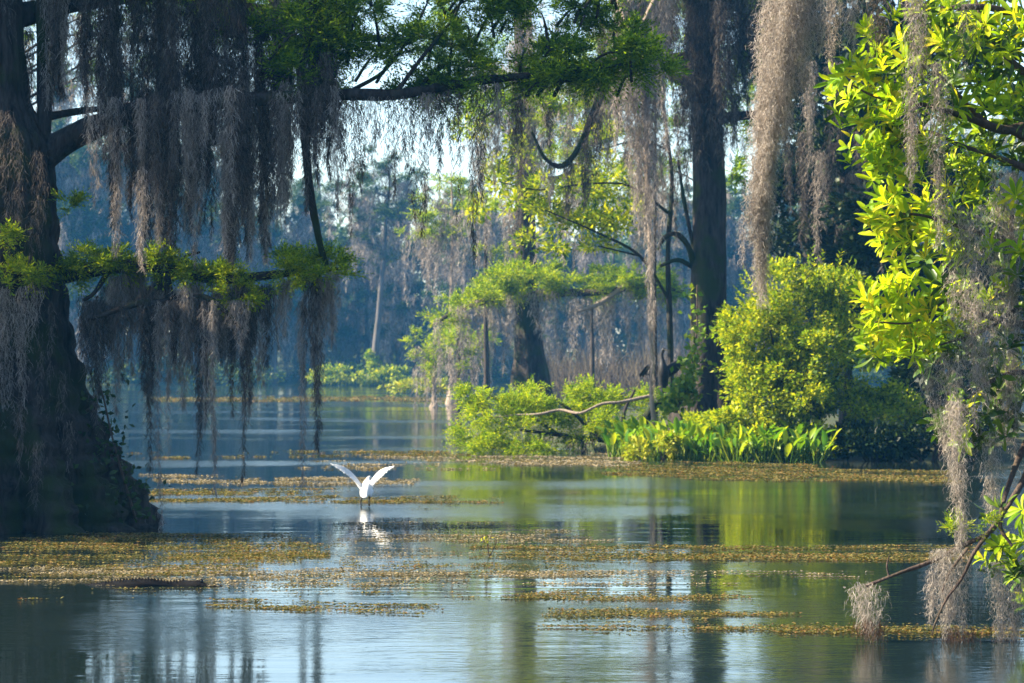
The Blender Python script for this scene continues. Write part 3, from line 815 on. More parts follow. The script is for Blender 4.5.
for (x, y0, y1, w) in [(520, 60, 215, 18), (528, 70, 190, 22), (505, 110, 225, 14), (540, 80, 260, 12), (514, 40, 180, 22), (552, 60, 170, 18), (568, 110, 200, 14), (584, 60, 190, 20), (596, 80, 160, 18), (606, 90, 180, 12), (472, 60, 260, 8), (490, 70, 210, 14), (500, 60, 170, 26), (515, 90, 250, 16), (536, 60, 240, 16), (548, 120, 190, 14), (560, 110, 170, 16), (575, 100, 190, 18), (590, 80, 175, 16), (600, 90, 150, 20), (480, 60, 180, 14), (465, 60, 150, 12), (616, 85, 140, 14), (509, 180, 290, 8), (545, 170, 215, 8), (534, 0, 110, 18), (556, 20, 70, 16)]:
    moss('moss_hank', 'shaggy moss hank draping the upper trunk and limbs of the tall middle cypress', 'moss hanks high on the middle cypress', x, y0, y1, w, DC - 1 + rng.uniform(-1, .4), 'moss_shade' if rng.random() < .55 else 'moss', sl=.2, dens=1.5, lobes=3)

# broadleaf sprigs between the centre trunks
DB = 71.0
S = DB / F
c = P(672, 400, DB)
c[2] = 0
bt = thing('broadleaf_tree', 'thin broadleaf tree reaching yellow-green sprigs out over the gap beside the middle cypress', 'tree', c)
mb = MB()
px_tube(mb, [(672, 425, 3.4), (670, 330, 3), (668, 250, 2.6), (672, 180, 2), (664, 110, 1.6), (660, 40, 1)], 8, 5, .06, DB)
for pl in ([(669, 300, 1.8), (640, 256, 1.5, -.3), (596, 232, 1.1, -.5), (545, 210, .6, -.7)], [(671, 215, 1.6), (630, 186, 1.2, -.3), (585, 184, 1, -.6), (540, 190, .8, -.6), (500, 182, .5, -.6)], [(640, 256, 1), (615, 250, .8, -.3), (598, 246, .5, -.4)], [(668, 150, 1.2), (640, 140, 1, -.2), (600, 150, .6, -.2)]):
    px_tube(mb, pl, 6, 4, .08, DB)
mb.build('trunk', M['bark'], bt, smooth=True)
mb = MB()
for (x, y, rx, ry, n) in [(545, 210, 22, 13, 260), (570, 225, 26, 14, 300), (595, 222, 24, 16, 280), (500, 180, 18, 18, 200), (495, 165, 12, 20, 120), (615, 175, 18, 20, 180), (480, 210, 10, 14, 80), (600, 245, 16, 8, 120), (520, 150, 16, 26, 160), (470, 130, 22, 20, 150), (545, 185, 18, 16, 160), (640, 210, 14, 20, 120), (580, 190, 24, 20, 200), (530, 240, 14, 12, 90), (555, 250, 16, 10, 90), (600, 195, 16, 24, 150), (620, 225, 14, 14, 100), (515, 205, 14, 14, 90), (600, 130, 22, 12, 130)]:
    bush(mb, P(x, y, DB + rng.uniform(-.8, .8)), (rx * S * 1.1, .9, ry * S * 1.1), int(n * 2.2), 6.5 * S, 2.6 * S, 9, .25)
mb.build('foliage', M['shrub'], bt)

# ------------------------------------------------------------------ cypress on the island
DI = 65.0
S = DI / F
c = P(707, 405, DI)
c[2] = .3
it = thing('cypress_tree', 'stout dark cypress on the island beside the large round green shrub', 'tree', c)
mb = MB()
pr = [(706, 436, 40, .2), (706, 415, 34, .18), (707, 400, 29, .15), (708, 380, 23, .12), (709, 350, 19.5, .08), (708, 300, 18, .05), (709, 240, 17, .04), (709, 180, 16.5, .03), (706, 100, 15.5, .03), (704, 0, 14, .02), (702, -150, 11, .02), (706, -320, 6, 0), (704, -430, 2, 0)]
tube(mb, [P(a, b, DI) for a, b, r, f in pr], [r * S for a, b, r, f in pr], 36, 5, .02, [f for a, b, r, f in pr], 7)
mb.build('trunk', M['bark'], it, smooth=True)
for pl in ([(696, 270, 3.6), (688, 246, 3, -.3), (676, 234, 2.6, -.5), (664, 238, 2.2, -.6), (658, 250, 1.6, -.6)], [(694, 268, 2.6), (678, 260, 2.2, -.3), (660, 266, 1.6, -.5)], [(694, 250, 2.2), (684, 200, 1.8, -.3), (678, 160, 1.4, -.3)],
           [(706, 120, 7), (740, 116, 5, -.4), (775, 112, 3.5, -.6), (800, 100, 2, -.8)], [(704, 90, 6), (660, 70, 4.5, .5), (620, 40, 3, .8), (600, 20, 2, 1)],
           [(703, 55, 6), (650, 62, 5, -.2), (612, 78, 4.4, -.3), (594, 112, 3.8, -.4), (580, 146, 3.2, -.4), (562, 166, 2.6, -.5), (545, 158, 2, -.5), (532, 132, 1.2, -.5)], [(640, 64, 3.4, -.2), (580, 66, 2.6, -.4), (520, 96, 1.8, -.5), (480, 120, 1, -.5)], [(704, 20, 7), (760, -20, 5, .8), (840, -60, 3, 1)], [(703, -60, 7), (640, -110, 5, -.8), (560, -140, 3, -1)], [(706, -250, 4), (780, -300, 2.5, 1), (830, -310, 1, 1)]):
    mb = MB()
    px_tube(mb, pl, 8, 5, .06, DI)
    mb.build('limb', M['bark'], it, smooth=True)
mb = MB()
for (x, y, rx, ry, dd) in [(660, 20, 50, 22, .8), (620, 30, 40, 20, .8), (745, 30, 30, 30, .6), (750, 90, 26, 40, .8), (735, 150, 14, 30, .8), (700, -30, 70, 20, -.5), (790, -30, 70, 25, .9), (640, -120, 80, 28, -.8), (560, -140, 60, 25, -1), (780, -300, 70, 30, .8), (700, -400, 70, 35, 0), (840, -60, 50, 25, 1)]:
    clump(mb, P(x, y, DI + dd), (rx * S, 1.1, ry * S), int(50 + rx * ry * .3), 9, 11 * S, 4 * S, 1.5 * S, .15)
mb.build('foliage', M['cypress'], it)
for (x, y0, y1, w) in [(686, -40, 150, 30), (698, -40, 160, 26), (706, -20, 170, 24), (716, -40, 150, 28), (728, -40, 120, 34), (738, -30, 140, 26), (748, -40, 100, 26), (676, -40, 130, 26), (694, 60, 185, 16), (668, -40, 80, 24), (612, 30, 130, 22), (600, 20, 110, 18), (762, -20, 110, 20), (690, -30, 130, 26), (712, -30, 140, 30), (730, -10, 135, 24), (700, 30, 150, 26), (722, 60, 165, 20), (742, 20, 120, 18), (684, 60, 200, 12), (676, 110, 240, 7), (735, 110, 185, 10), (700, -40, 90, 40), (668, -20, 100, 20), (655, 0, 130, 20), (752, -20, 80, 18), (765, 108, 170, 10), (785, 106, 160, 8)]:
    moss('moss_hank', 'dark shaggy moss hank around the upper trunk of the stout island cypress', 'moss hanks on the island cypress', x, y0, y1, w, DI - .7 + rng.uniform(-.5, .6), 'moss_shade', sl=.17, dens=1.7, lobes=4)
for (x, y0, y1, w) in [(604, 84, 170, 20), (594, 110, 190, 16), (582, 140, 205, 16), (566, 160, 215, 14), (552, 158, 205, 12), (572, 66, 135, 16), (550, 80, 150, 14), (530, 92, 165, 14), (512, 100, 175, 14), (496, 110, 185, 12), (482, 118, 200, 10), (622, 72, 150, 18), (540, 134, 185, 12), (588, 68, 140, 14), (520, 96, 230, 8)]:
    moss('moss_hank', 'dark moss hank on the drooping crooked bough reaching left from the stout island cypress', 'moss hanks on the crooked bough', x, y0, y1, w, DI - .4 + rng.uniform(-.2, .2), 'moss_shade' if rng.random() < .6 else 'moss', sl=.17, dens=1.6, lobes=3)
mb = MB()
for k in range(26):
    x = rng.uniform(470, 640)
    clump(mb, P(x, np.interp(x, [470, 520, 600, 640], [112, 92, 66, 58]) + rng.normal(0, 10), DI - .3 + rng.uniform(-.6, .5)), (rng.uniform(14, 26) * S, .5, rng.uniform(5, 9) * S), int(rng.integers(26, 44)), 10, 12 * S, 4 * S, 1.3 * S, .2)
mb.build('foliage', M['cypress'], it)
# slender pale trunk with its own moss
c = P(655, 425, 62.4)
c[2] = .2
st = thing('slender_tree', 'slender pale bare trunk standing in front of the black bird', 'tree', c)
mb = MB()
px_tube(mb, [(655, 428, 2.6), (651.5, 395, 2.2), (652.5, 362, 2.1), (650, 325, 1.9), (652.5, 285, 2.0), (650, 245, 2.2), (648, 200, 3.0), (646, 120, 3.8), (644, 40, 5), (640, -80, 4.4), (642, -220, 2)], 9, 5, .14, 62.4)
px_tube(mb, [(645, 60, 3), (625, 20, 2.4, .3), (612, -20, 2, .5)], 7, 5, .07, 61)
px_tube(mb, [(645, 20, 3), (664, -20, 2.4, -.3), (680, -60, 2, -.4)], 7, 5, .07, 61)
mb.build('trunk', M['bark_pale'], st, smooth=True)
for (x, y0, y1, w) in [(632, -40, 170, 26), (648, -40, 180, 24), (658, -30, 190, 18), (620, -40, 150, 20), (640, 40, 220, 18), (654, 60, 250, 12), (640, -40, 190, 22), (652, 0, 230, 16), (626, -20, 165, 24), (618, -30, 130, 18), (660, -30, 150, 18), (646, 100, 280, 10), (634, 60, 210, 12), (652, 180, 330, 8), (640, 150, 240, 9), (651, 240, 375, 6), (653, 300, 398, 5), (647, 120, 260, 12)]:
    moss('moss_hank', 'tan moss hank wrapped down the slender pale bare trunk', 'moss hanks on the slender trunk', x, y0, y1, w, 61.6 + rng.uniform(-.3, .3), 'moss', sl=.15, dens=1.5, lobes=3)

# vine on the island cypress
c = P(693, 400, 62.5)
vn = thing('climbing_vine', 'bright green vine climbing beside the stout island cypress trunk', 'vine', c)
mb = MB()
for (x, y, n) in [(698, 330, 26), (697, 345, 36), (694, 360, 60), (690, 374, 80), (684, 386, 110), (678, 396, 120), (668, 402, 120), (690, 395, 70), (730, 350, 16), (733, 370, 26), (735, 390, 50), (698, 310, 14), (697, 290, 8)]:
    leaves(mb, P(x, y, 62.6) + rng.normal(0, 1, (n, 3)) * (.12, .2, .14), rng.normal(0, 1, (n, 3)), rng.normal(0, 1, (n, 3)) + (0, -.6, .8), .16, .10)
mb.build('leaves', M['vine'], vn)
mb = MB()
px_tube(mb, [(676, 412, 1.4), (686, 388, 1.2), (693, 360, 1), (697, 325, .9), (697, 285, .6)], 6, 4, .05, 62.6)
mb.build('stem', M['twig'], vn)

# ------------------------------------------------------------------ island tip: low cypress spray with its pale fallen limb
c = P(560, 448, 65)
c[2] = 0
tip = thing('low_cypress', 'low spreading bright green cypress trailing over the water at the island tip', 'shrub', c)
S = 65 / F
mb = MB()
for (x, y, rx, ry, dd) in [(485, 400, 24, 16, 0), (505, 392, 24, 14, .6), (480, 432, 24, 12, -.6), (515, 418, 32, 16, -.2), (510, 440, 36, 8, -.8), (545, 408, 30, 16, .4), (560, 392, 26, 12, 1), (590, 398, 34, 13, 1), (620, 392, 34, 11, 1.4), (545, 438, 30, 8, -.6),
                           (650, 396, 28, 11, 1.4), (580, 418, 30, 11, -.2), (475, 386, 10, 8, .4), (610, 412, 24, 9, -.1), (468, 440, 12, 6, -.9), (635, 420, 16, 10, .2), (525, 400, 24, 12, .2), (595, 384, 12, 8, 1.3), (530, 385, 10, 8, .8)]:
    clump(mb, P(x, y + 9, 65 + dd), (rx * S, .7, ry * S * rng.uniform(.8, 1.15)), int(50 + rx * ry * .6), 13, .34, .075, .026, .2, up=.12)
mb.build('foliage', M['cypress_sunlit'], tip)
mb = MB()
px_tube(mb, [(650, 396, 1.8, -.5), (622, 402, 1.6, -.8), (602, 404, 1.4, -.9), (580, 413, 1.3, -1), (560, 410, 1.4, -.7), (540, 414, 1.2, -.8), (515, 415, 1, -.6), (488, 418, .5, -.6)], 7, 5, .08, 65)
tag(mb.build('fallen_limb', M['bark_pale'], tip, smooth=True), 'pale bare limb lying across the foliage')
mb = MB()
for pl in ([(640, 445, 3, .3), (600, 440, 2.4, 0), (560, 435, 2, -.3), (520, 430, 1.2, -.4)], [(600, 440, 2), (570, 410, 1.6), (540, 390, 1, .4)], [(560, 436, 2), (520, 410, 1.6), (490, 396, 1)], [(620, 440, 2), (625, 410, 1.6), (635, 390, 1)], [(580, 440, 2), (586, 462, 1.2)], [(540, 434, 1.4), (545, 462, .9)], [(620, 442, 1.6), (625, 464, 1.2)]):
    px_tube(mb, pl, 6, 4, .06, 65)
mb.build('branches', M['bark'], tip, smooth=True)
mb = MB()
n = 300
s = P(600, 448, 65) + rng.normal(0, 1, (n, 3)) * (.55, .3, .2)
strands(mb, s, np.column_stack([rng.normal(0, .5, (n, 2)), -np.ones(n)]), .3, .02, 3, .3)
mb.build('hanging_moss', M['moss_shade'], tip)

# upright leafy water plants along the island shore
plant_label = 'upright big-leaved water plant in the sunlit stand along the island shore'
pg = 'water plants along the island shore'


def plant_proto():
    t = thing('water_plant', plant_label, 'plant', (0, 0, 0), pg)
    lf, stm = MB(), MB()
    n = int(rng.integers(9, 14))
    for k in range(n):
        a = rng.uniform(0, 6.28)
        h = rng.uniform(.10, .50)
        o = np.array([math.cos(a), math.sin(a), 0]) * rng.uniform(.05, .26)
        tip_ = o * rng.uniform(1.2, 2.1) + (0, 0, h)
        tube(stm, [o * .4 + (0, 0, -.12), (o + tip_) * .5, tip_], [.014, .011, .008], 5, 3)
        dr = unit(o + np.array([0, 0, rng.uniform(.15, .5)]) + rng.normal(0, .08, 3))
        nr = np.array([-dr[0] * dr[2], -dr[1] * dr[2], 1 - dr[2] ** 2]) + rng.normal(0, .3, 3)
        big_leaf(lf, tip_[None], dr[None], nr[None], np.array([rng.uniform(.22, .36)]), np.array([rng.uniform(.10, .16)]), .25)
    lf.build('leaves', M['arum'], t, smooth=True)
    stm.build('stems', M['vine'], t)
    return t


def big_leaf(mb, pos, d, nrm, L, W, bend=.3, fold=.22, prof=((0, .12), (.25, .72), (.5, 1.0), (.75, .86), (.92, .42), (1, .03))):
    """leaf with midrib fold and a bend along its length"""
    d = unit(d)
    s = unit(np.cross(d, nrm))
    up = np.cross(s, d)
    rows = []
    for (t, w) in prof:
        c = pos + d * (L * t)[:, None] - up * (L * bend * t * t)[:, None]
        ww = (W * w * .5)[:, None]
        rows += [c - s * ww + up * ww * fold * 2, c, c + s * ww + up * ww * fold * 2]
    k = len(prof)
    v = np.stack(rows, 1).reshape(-1, 3)
    b = (np.arange(len(pos))[:, None, None] * 3 * k + np.arange(k - 1)[None, :, None] * 3 + np.arange(2)[None, None, :]).ravel()
    mb.add(v, np.column_stack([b, b + 1, b + 4, b + 3]))


pp = [plant_proto() for _ in range(5)]
for i in range(64):
    f = (i + .5) / 64
    x = 612 + f * 205 + rng.normal(0, 4)
    row = i % 3
    d = np.interp(x, [600, 650, 720, 830], [62.0, 60.4, 59.2, 58.6]) + row * .7 + rng.uniform(-.2, .2)
    loc = P(x, 400, d)
    loc[2] = max(0.0, float(island_z(np.array([loc[0]]), np.array([d]))[0])) + row * .05
    s = rng.uniform(.75, 1.2)
    if i < 5:
        o = pp[i]
        o.location, o.rotation_euler, o.scale = loc, (0, 0, rng.uniform(0, 6.28)), (s, s, s)
    else:
        dup(pp[i % 5], loc, rng.uniform(0, 6.28), (s, s, s), plant_label, pg)
for (x, y, w, lab) in [(640, 453, 13, 'small pale yellow bush at the waterline in front of the slender trunk'), (664, 446, 14, 'pale yellow bush among the water plants just below the black bird'), (810, 452, 17, 'small yellow-green bush in front of the large round shrub at the waterline')]:
    d = 59.6
    c = P(x, y, d)
    t = thing('shore_bush', lab, 'bush', (c[0], c[1], 0))
    mb = MB()
    bush(mb, c, (w * d / F, .4, 15 * d / F), 520, .11, .05, 10, .2)
    mb.build('foliage', M['yellow_leaf'], t)
    mb = MB()
    for _ in range(5):
        tube(mb, [(c[0], c[1], -.1), c + rng.normal(0, .12, 3)], [.015, .006], 5, 2)
    mb.build('stems', M['twig'], t)

# large round shrub
DS = 60.5
S = DS / F
c = P(800, 460, DS)
c[2] = .1
sh = thing('round_shrub', 'large rounded sunlit shrub at the foot of the stout island cypress', 'shrub', c)
mb = MB()
for (x, y, rx, ry, dd, n) in [(765, 335, 48, 50, 0, 3200), (800, 320, 58, 58, .6, 3400), (800, 385, 66, 54, 0, 3800), (764, 395, 44, 44, -.2, 2300), (850, 345, 50, 52, .5, 3200), (820, 350, 40, 40, -.3, 1800), (785, 375, 40, 40, -.4, 1700), (856, 412, 50, 44, .2, 2600), (790, 436, 62, 34, -.5, 2600), (835, 295, 40, 34, 1.2, 1800), (892, 415, 40, 46, .6, 2000), (746, 345, 26, 46, .2, 1300), (845, 445, 50, 26, -.7, 2000), (810, 285, 30, 26, 1.0, 900), (752, 425, 34, 34, -.4, 1700), (805, 402, 30, 30, -.6, 1500), (728, 420, 26, 18, -.4, 900), (700, 424, 24, 14, .6, 800), (756, 440, 34, 18, -.8, 1000), (742, 380, 22, 40, 0, 1100), (728, 330, 14, 30, .3, 420), (775, 272, 22, 20, .8, 600)]:
    bush(mb, P(x, y, DS + dd), (rx * S, .9, ry * S), int(n * 1.25), .10, .052, 26, .115)
n = 150
a = rng.uniform(-.5, 3.6, n)
o = np.array([P(805 + 72 * math.cos(q) * rng.uniform(.75, 1.1), 350 - 82 * math.sin(q) * rng.uniform(.7, 1.06), DS + rng.uniform(-.6, .6)) for q in a])
sprays(mb, o, np.column_stack([np.cos(a), rng.normal(-.2, .5, n), np.sin(a) + .5]), 11, .42, .10, .05, .1)
mb.build('foliage', M['shrub'], sh)
mb = MB()
for a, b in (((800, 470), (770, 330)), ((805, 470), (815, 310)), ((800, 470), (850, 350)), ((790, 470), (750, 380)), ((810, 470), (870, 410))):
    tube(mb, [P(a[0], a[1], DS), (P(a[0], a[1], DS) + P(b[0], b[1], DS)) / 2 + (0, 0, .2), P(b[0], b[1], DS)], [.06, .045, .015], 7, 4, .06)
mb.build('stems', M['bark'], sh, smooth=True)

for (x, y, w, h_, lab) in [(872, 446, 46, 24, 'dark low shrub at the waterline between round shrub and bay tree'), (930, 444, 50, 30, 'dark shaded shrub at the waterline below the tall evergreen')]:
    d = 59.4
    c = P(x, y, d)
    t = thing('shore_bush', lab, 'bush', (c[0], c[1], 0))
    mb = MB()
    bush(mb, c, (w * d / F, .8, h_ * d / F), 3600, .14, .07, 18, .16)
    mb.build('foliage', M['shaded_leaf'], t)
    mb = MB()
    for _ in range(6):
        tube(mb, [(c[0], c[1], -.15), c + rng.normal(0, .3, 3) * (1, .5, .5)], [.03, .008], 5, 2)
    mb.build('stems', M['twig'], t)

# shaded evergreen trees on the island's right
def evergreen(label, base_px, d, trunk, crowns, leafm='shaded_leaf', L=.16, W=.075, rb=6):
    S = d / F
    c = P(base_px, 460, d)
    c[2] = .2
    t = thing('evergreen_tree', label, 'tree', c)
    mb = MB()
    px_tube(mb, [(a, b, r) for a, b, r in trunk], 12, 5, .05, d)
    mb.build('trunk', M['bark'], t, smooth=True)
    mb, ml = MB(), MB()
    for (x, y, rx, ry, dd, n) in crowns:
        bush(mb, P(x, y, d + dd), (rx * S, min(1.8, rx * S), ry * S), n, L, W, 14)
        ty = min(max(y + 30, trunk[-1][1]), trunk[0][1])
        tx = np.interp(-ty, [-q[1] for q in trunk], [q[0] for q in trunk])
        px_tube(ml, [(tx, ty, 2.6), ((tx + x) / 2, (ty + y) / 2 - 4, 2, dd / 2), (x, y, .8, dd)], 6, 4, .05, d)
        ml.build('limb', M['bark'], t, smooth=True)
        ml = MB()
    mb.build('foliage', M[leafm], t)
    return t


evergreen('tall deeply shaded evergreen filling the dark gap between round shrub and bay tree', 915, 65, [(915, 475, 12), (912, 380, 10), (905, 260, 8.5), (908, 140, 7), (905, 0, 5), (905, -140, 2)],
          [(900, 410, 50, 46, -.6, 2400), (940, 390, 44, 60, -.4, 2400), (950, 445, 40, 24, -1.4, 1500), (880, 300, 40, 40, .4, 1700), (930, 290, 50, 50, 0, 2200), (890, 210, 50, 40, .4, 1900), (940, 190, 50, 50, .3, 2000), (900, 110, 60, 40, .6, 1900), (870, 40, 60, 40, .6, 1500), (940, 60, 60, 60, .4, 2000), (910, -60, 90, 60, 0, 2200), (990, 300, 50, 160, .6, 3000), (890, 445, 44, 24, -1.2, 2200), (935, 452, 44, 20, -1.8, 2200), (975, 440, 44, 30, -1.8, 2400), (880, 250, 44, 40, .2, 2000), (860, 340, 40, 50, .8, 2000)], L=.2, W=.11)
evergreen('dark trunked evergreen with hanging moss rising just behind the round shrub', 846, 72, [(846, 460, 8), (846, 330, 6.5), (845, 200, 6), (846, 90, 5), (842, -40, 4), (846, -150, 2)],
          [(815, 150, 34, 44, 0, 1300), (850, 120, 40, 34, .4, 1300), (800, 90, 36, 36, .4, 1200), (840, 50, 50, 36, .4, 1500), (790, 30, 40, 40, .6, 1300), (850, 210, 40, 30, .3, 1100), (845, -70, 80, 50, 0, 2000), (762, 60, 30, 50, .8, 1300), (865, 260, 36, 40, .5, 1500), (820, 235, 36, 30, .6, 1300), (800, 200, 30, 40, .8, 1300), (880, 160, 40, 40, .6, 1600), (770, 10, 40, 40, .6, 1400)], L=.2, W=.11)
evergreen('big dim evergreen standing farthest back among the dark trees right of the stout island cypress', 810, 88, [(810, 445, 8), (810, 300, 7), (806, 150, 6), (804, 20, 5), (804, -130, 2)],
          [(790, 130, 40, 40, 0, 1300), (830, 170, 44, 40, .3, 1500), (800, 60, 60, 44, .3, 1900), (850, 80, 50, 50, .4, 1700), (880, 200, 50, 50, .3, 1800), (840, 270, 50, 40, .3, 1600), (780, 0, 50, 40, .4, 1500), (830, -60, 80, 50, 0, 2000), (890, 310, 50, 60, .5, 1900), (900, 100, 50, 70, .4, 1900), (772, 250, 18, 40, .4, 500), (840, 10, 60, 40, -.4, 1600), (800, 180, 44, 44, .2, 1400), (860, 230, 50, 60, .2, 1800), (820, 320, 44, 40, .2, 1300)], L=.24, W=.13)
for (x, y0, y1, w) in [(805, 130, 245, 16), (820, 150, 262, 18), (832, 140, 240, 14), (790, 110, 210, 14), (858, 170, 270, 16), (870, 150, 250, 14), (812, 60, 180, 20), (845, 220, 290, 10), (775, 60, 170, 14), (880, 200, 280, 10), (862, 90, 190, 18), (836, 60, 160, 20)]:
    moss('moss_hank', 'shaded moss hank drooping from the dark evergreen behind the round shrub', 'moss hanks on the shaded evergreens', x, y0, y1, w, 70 + rng.uniform(-.5, .5), 'moss' if rng.random() < .5 else 'moss_shade', sl=.18, dens=1.4, lobes=3)

# ------------------------------------------------------------------ the bay tree close by on the right
DR = 21.6


def R(px, py, dd=0.0):
    return P(px, py, DR + dd)


S = DR / F
c = R(1090, 640)
c[2] = 0
bay = thing('bay_tree', 'near bay tree with glowing yellow-green leaf rosettes leaning in over the water', 'tree', c)
mb = MB()
px_tube(mb, [(1092, 690, 34, .4), (1088, 600, 28, .4), (1076, 480, 24, .5), (1062, 340, 21, .6), (1052, 200, 19, .6), (1046, 60, 17, .6), (1042, -100, 14, .6), (1046, -260, 9, .6), (1040, -400, 3, .6)], 20, 5, .04, DR)
mb.build('trunk', M['bark'], bay, smooth=True)
limbs = [
    [(1050, 110, 9, .6), (1010, 130, 5, .3), (968, 118, 3.4, 0), (930, 106, 2.4, -.2), (880, 98, 1.4, -.3), (850, 84, .8, -.3)],
    [(1048, 150, 8, .6), (1015, 132, 4, .3), (985, 122, 3, .2), (960, 96, 2, .1), (925, 60, 1.4, 0), (905, 30, .8, 0)],
    [(1052, 180, 7, .6), (1010, 162, 3, .2), (960, 145, 2.2, -.1), (918, 132, 1.5, -.3), (880, 175, 1, -.4)],
    [(1056, 250, 7, .6), (1010, 240, 3.4, .2), (965, 228, 2.2, 0), (920, 215, 1.5, -.2), (880, 215, .9, -.3)],
    [(1060, 320, 7, .6), (1015, 324, 3.4, .2), (975, 312, 2.2, 0), (948, 300, 1.6, -.1), (915, 322, 1.2, -.3), (875, 322, .7, -.4)],
    [(1056, 290, 5, .6), (1015, 310, 2.4, .1), (985, 330, 1.6, -.1), (940, 345, 1, -.3)],
    [(1045, 40, 8, .6), (1000, 10, 4, .2), (950, 8, 2.4, 0), (915, 14, 1.4, -.1)],
    [(1042, -40, 11, .6), (980, -60, 8, .2), (900, -52, 6.5, -.1), (830, -38, 5.5, -.2), (780, -22, 4, -.2), (745, -30, 2, -.2)],
    [(1062, 350, 7, .6), (1040, 420, 4.5, .4), (1026, 474, 3.2, .1), (1006, 508, 2.8, -.1), (990, 532, 2.6, -.2), (962, 546, 2.5, -.2), (930, 562, 2.2, -.25), (902, 572, 1.9, -.3), (866, 586, 1.6, -.3)],
    [(1010, 504, 2.2, -.1), (990, 531, 2.2, -.3), (974, 553, 1.9, -.4), (962, 578, 1.5, -.4), (946, 600, 1.3, -.4), (935, 624, 1.1, -.4), (932, 635, .6, -.4)],
    [(889, 577, 1.2, -.3), (887, 566, .9, -.3), (889, 556, .5, -.3)],
    [(968, 548, 1.4, -.3), (950, 572, 1.2, -.3), (942, 592, .8, -.3)],
    [(1046, 90, 7, .6), (1010, 60, 3, .5), (985, 30, 2, .4), (975, -5, 1, .4)],
    [(1062, 380, 6, .6), (1020, 372, 3, .2), (990, 382, 2, 0), (965, 400, 1, -.1)],
    [(1012, 215, 2.4, .2), (1011, 262, 2, .2), (1013, 300, 1.6, .2), (1010, 325, 1.4, .2)],
    [(1050, 400, 5, .5), (1018, 460, 3, 0), (1000, 520, 2, -.4), (1012, 546, 1.4, -.5)],
]
for pl in limbs:
    mb = MB()
    px_tube(mb, pl, 8, 5, .07, DR)
    mb.build('limb', M['twig'], bay, smooth=True)


def rosette(mb, c, axis, n, L, W):
    axis = unit(axis)
    a = unit(np.cross(axis, (.3, .8, .5)))
    b = np.cross(axis, a)
    ph = np.arange(n) * 2.399 + rng.uniform(0, 6.28)
    k = np.linspace(.2, 1, n)
    d = axis[None] * (1.1 - .9 * k)[:, None] + (np.cos(ph)[:, None] * a + np.sin(ph)[:, None] * b) * (.35 + .65 * k)[:, None] + rng.normal(0, .12, (n, 3))
    nr = axis[None] + (np.cos(ph)[:, None] * a + np.sin(ph)[:, None] * b) * -.5 + rng.normal(0, .15, (n, 3))
    big_leaf(mb, c[None] - axis[None] * .05 * k[:, None] + rng.normal(0, .006, (n, 3)), d, nr, L * rng.uniform(.7, 1.15, n), W * rng.uniform(.85, 1.15, n), rng.uniform(.1, .4),
             prof=((0, .1), (.2, .42), (.45, .85), (.68, 1.0), (.86, .78), (.96, .34), (1, .04)))


mb, mdk = MB(), MB()
ros = [(866, 28), (850, 62), (838, 78), (862, 72), (880, 60), (846, 98), (868, 100), (888, 92), (872, 122), (892, 118), (858, 118), (905, 60), (900, 40), (912, 84), (905, 108), (882, 142), (900, 138), (876, 160), (872, 178), (892, 172), (908, 160), (866, 148),
       (884, 200), (900, 206), (872, 214), (894, 228), (912, 220), (930, 205), (928, 232), (882, 236), (908, 240), (946, 218), (938, 238), (962, 232), (866, 298), (880, 316), (872, 330), (892, 304), (904, 322), (890, 340), (915, 310), (930, 296), (945, 285), (912, 338), (900, 350),
       (944, 312), (960, 290), (886, 282), (925, 330), (905, 288), (940, 40), (930, 22), (955, 28), (960, 55), (945, 74), (972, 40), (985, 20), (1000, 34), (1015, 15), (1010, 50), (990, 62), (975, 82), (995, 92), (1018, 80), (960, 105), (945, 122), (980, 130), (1005, 112), (930, 100),
       (925, 140), (950, 160), (970, 165), (990, 150), (1016, 130), (1020, 100), (945, 185), (975, 195), (1000, 210), (1018, 250), (990, 245), (1015, 195), (975, 10), (955, 5), (920, 8), (895, 15), (1020, 30), (985, 300), (1005, 285), (960, 410), (1000, 545), (1020, 510), (1012, 560), (1022, 540), (1018, 575), (962, 440), (985, 395), (1010, 370)]
for (x, y) in ros:
    inner = x > 935
    dd = rng.uniform(-.55, .15) if not inner else rng.uniform(-.5, .7)
    c = R(x, y, dd)
    ax = np.array([-.55 + rng.normal(0, .35), -.35 + rng.normal(0, .4), .55 + rng.normal(0, .3)])
    rosette(mb, c, ax, int(rng.integers(10, 16)), rng.uniform(.115, .175), rng.uniform(.032, .043))
    for _ in range(4):
        p = c + rng.normal(0, .1, 3) + (.07, .1, -.05)
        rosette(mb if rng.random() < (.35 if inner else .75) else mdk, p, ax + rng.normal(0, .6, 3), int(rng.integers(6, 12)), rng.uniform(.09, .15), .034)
for _ in range(150):
    x, y = rng.uniform(925, 1110), rng.uniform(-120, 420)
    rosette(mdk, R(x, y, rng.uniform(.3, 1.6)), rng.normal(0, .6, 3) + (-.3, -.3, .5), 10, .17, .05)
for _ in range(24):
    x, y = rng.uniform(930, 1200), rng.uniform(-330, -20)
    rosette(mb, R(x, y, rng.uniform(-.6, 1.2)), rng.normal(0, .5, 3) + (-.3, -.2, .7), 11, .18, .05)
for _ in range(26):
    rosette(mdk, R(rng.uniform(935, 1024), rng.uniform(330, 440), rng.uniform(-.2, .9)), rng.normal(0, .6, 3) + (-.3, -.2, .4), 9, .13, .042)
mb.build('foliage', M['magnolia'], bay, smooth=True)
tag(mdk.build('foliage', M['magnolia_shade'], bay, smooth=True), 'older dark green inner leaves')
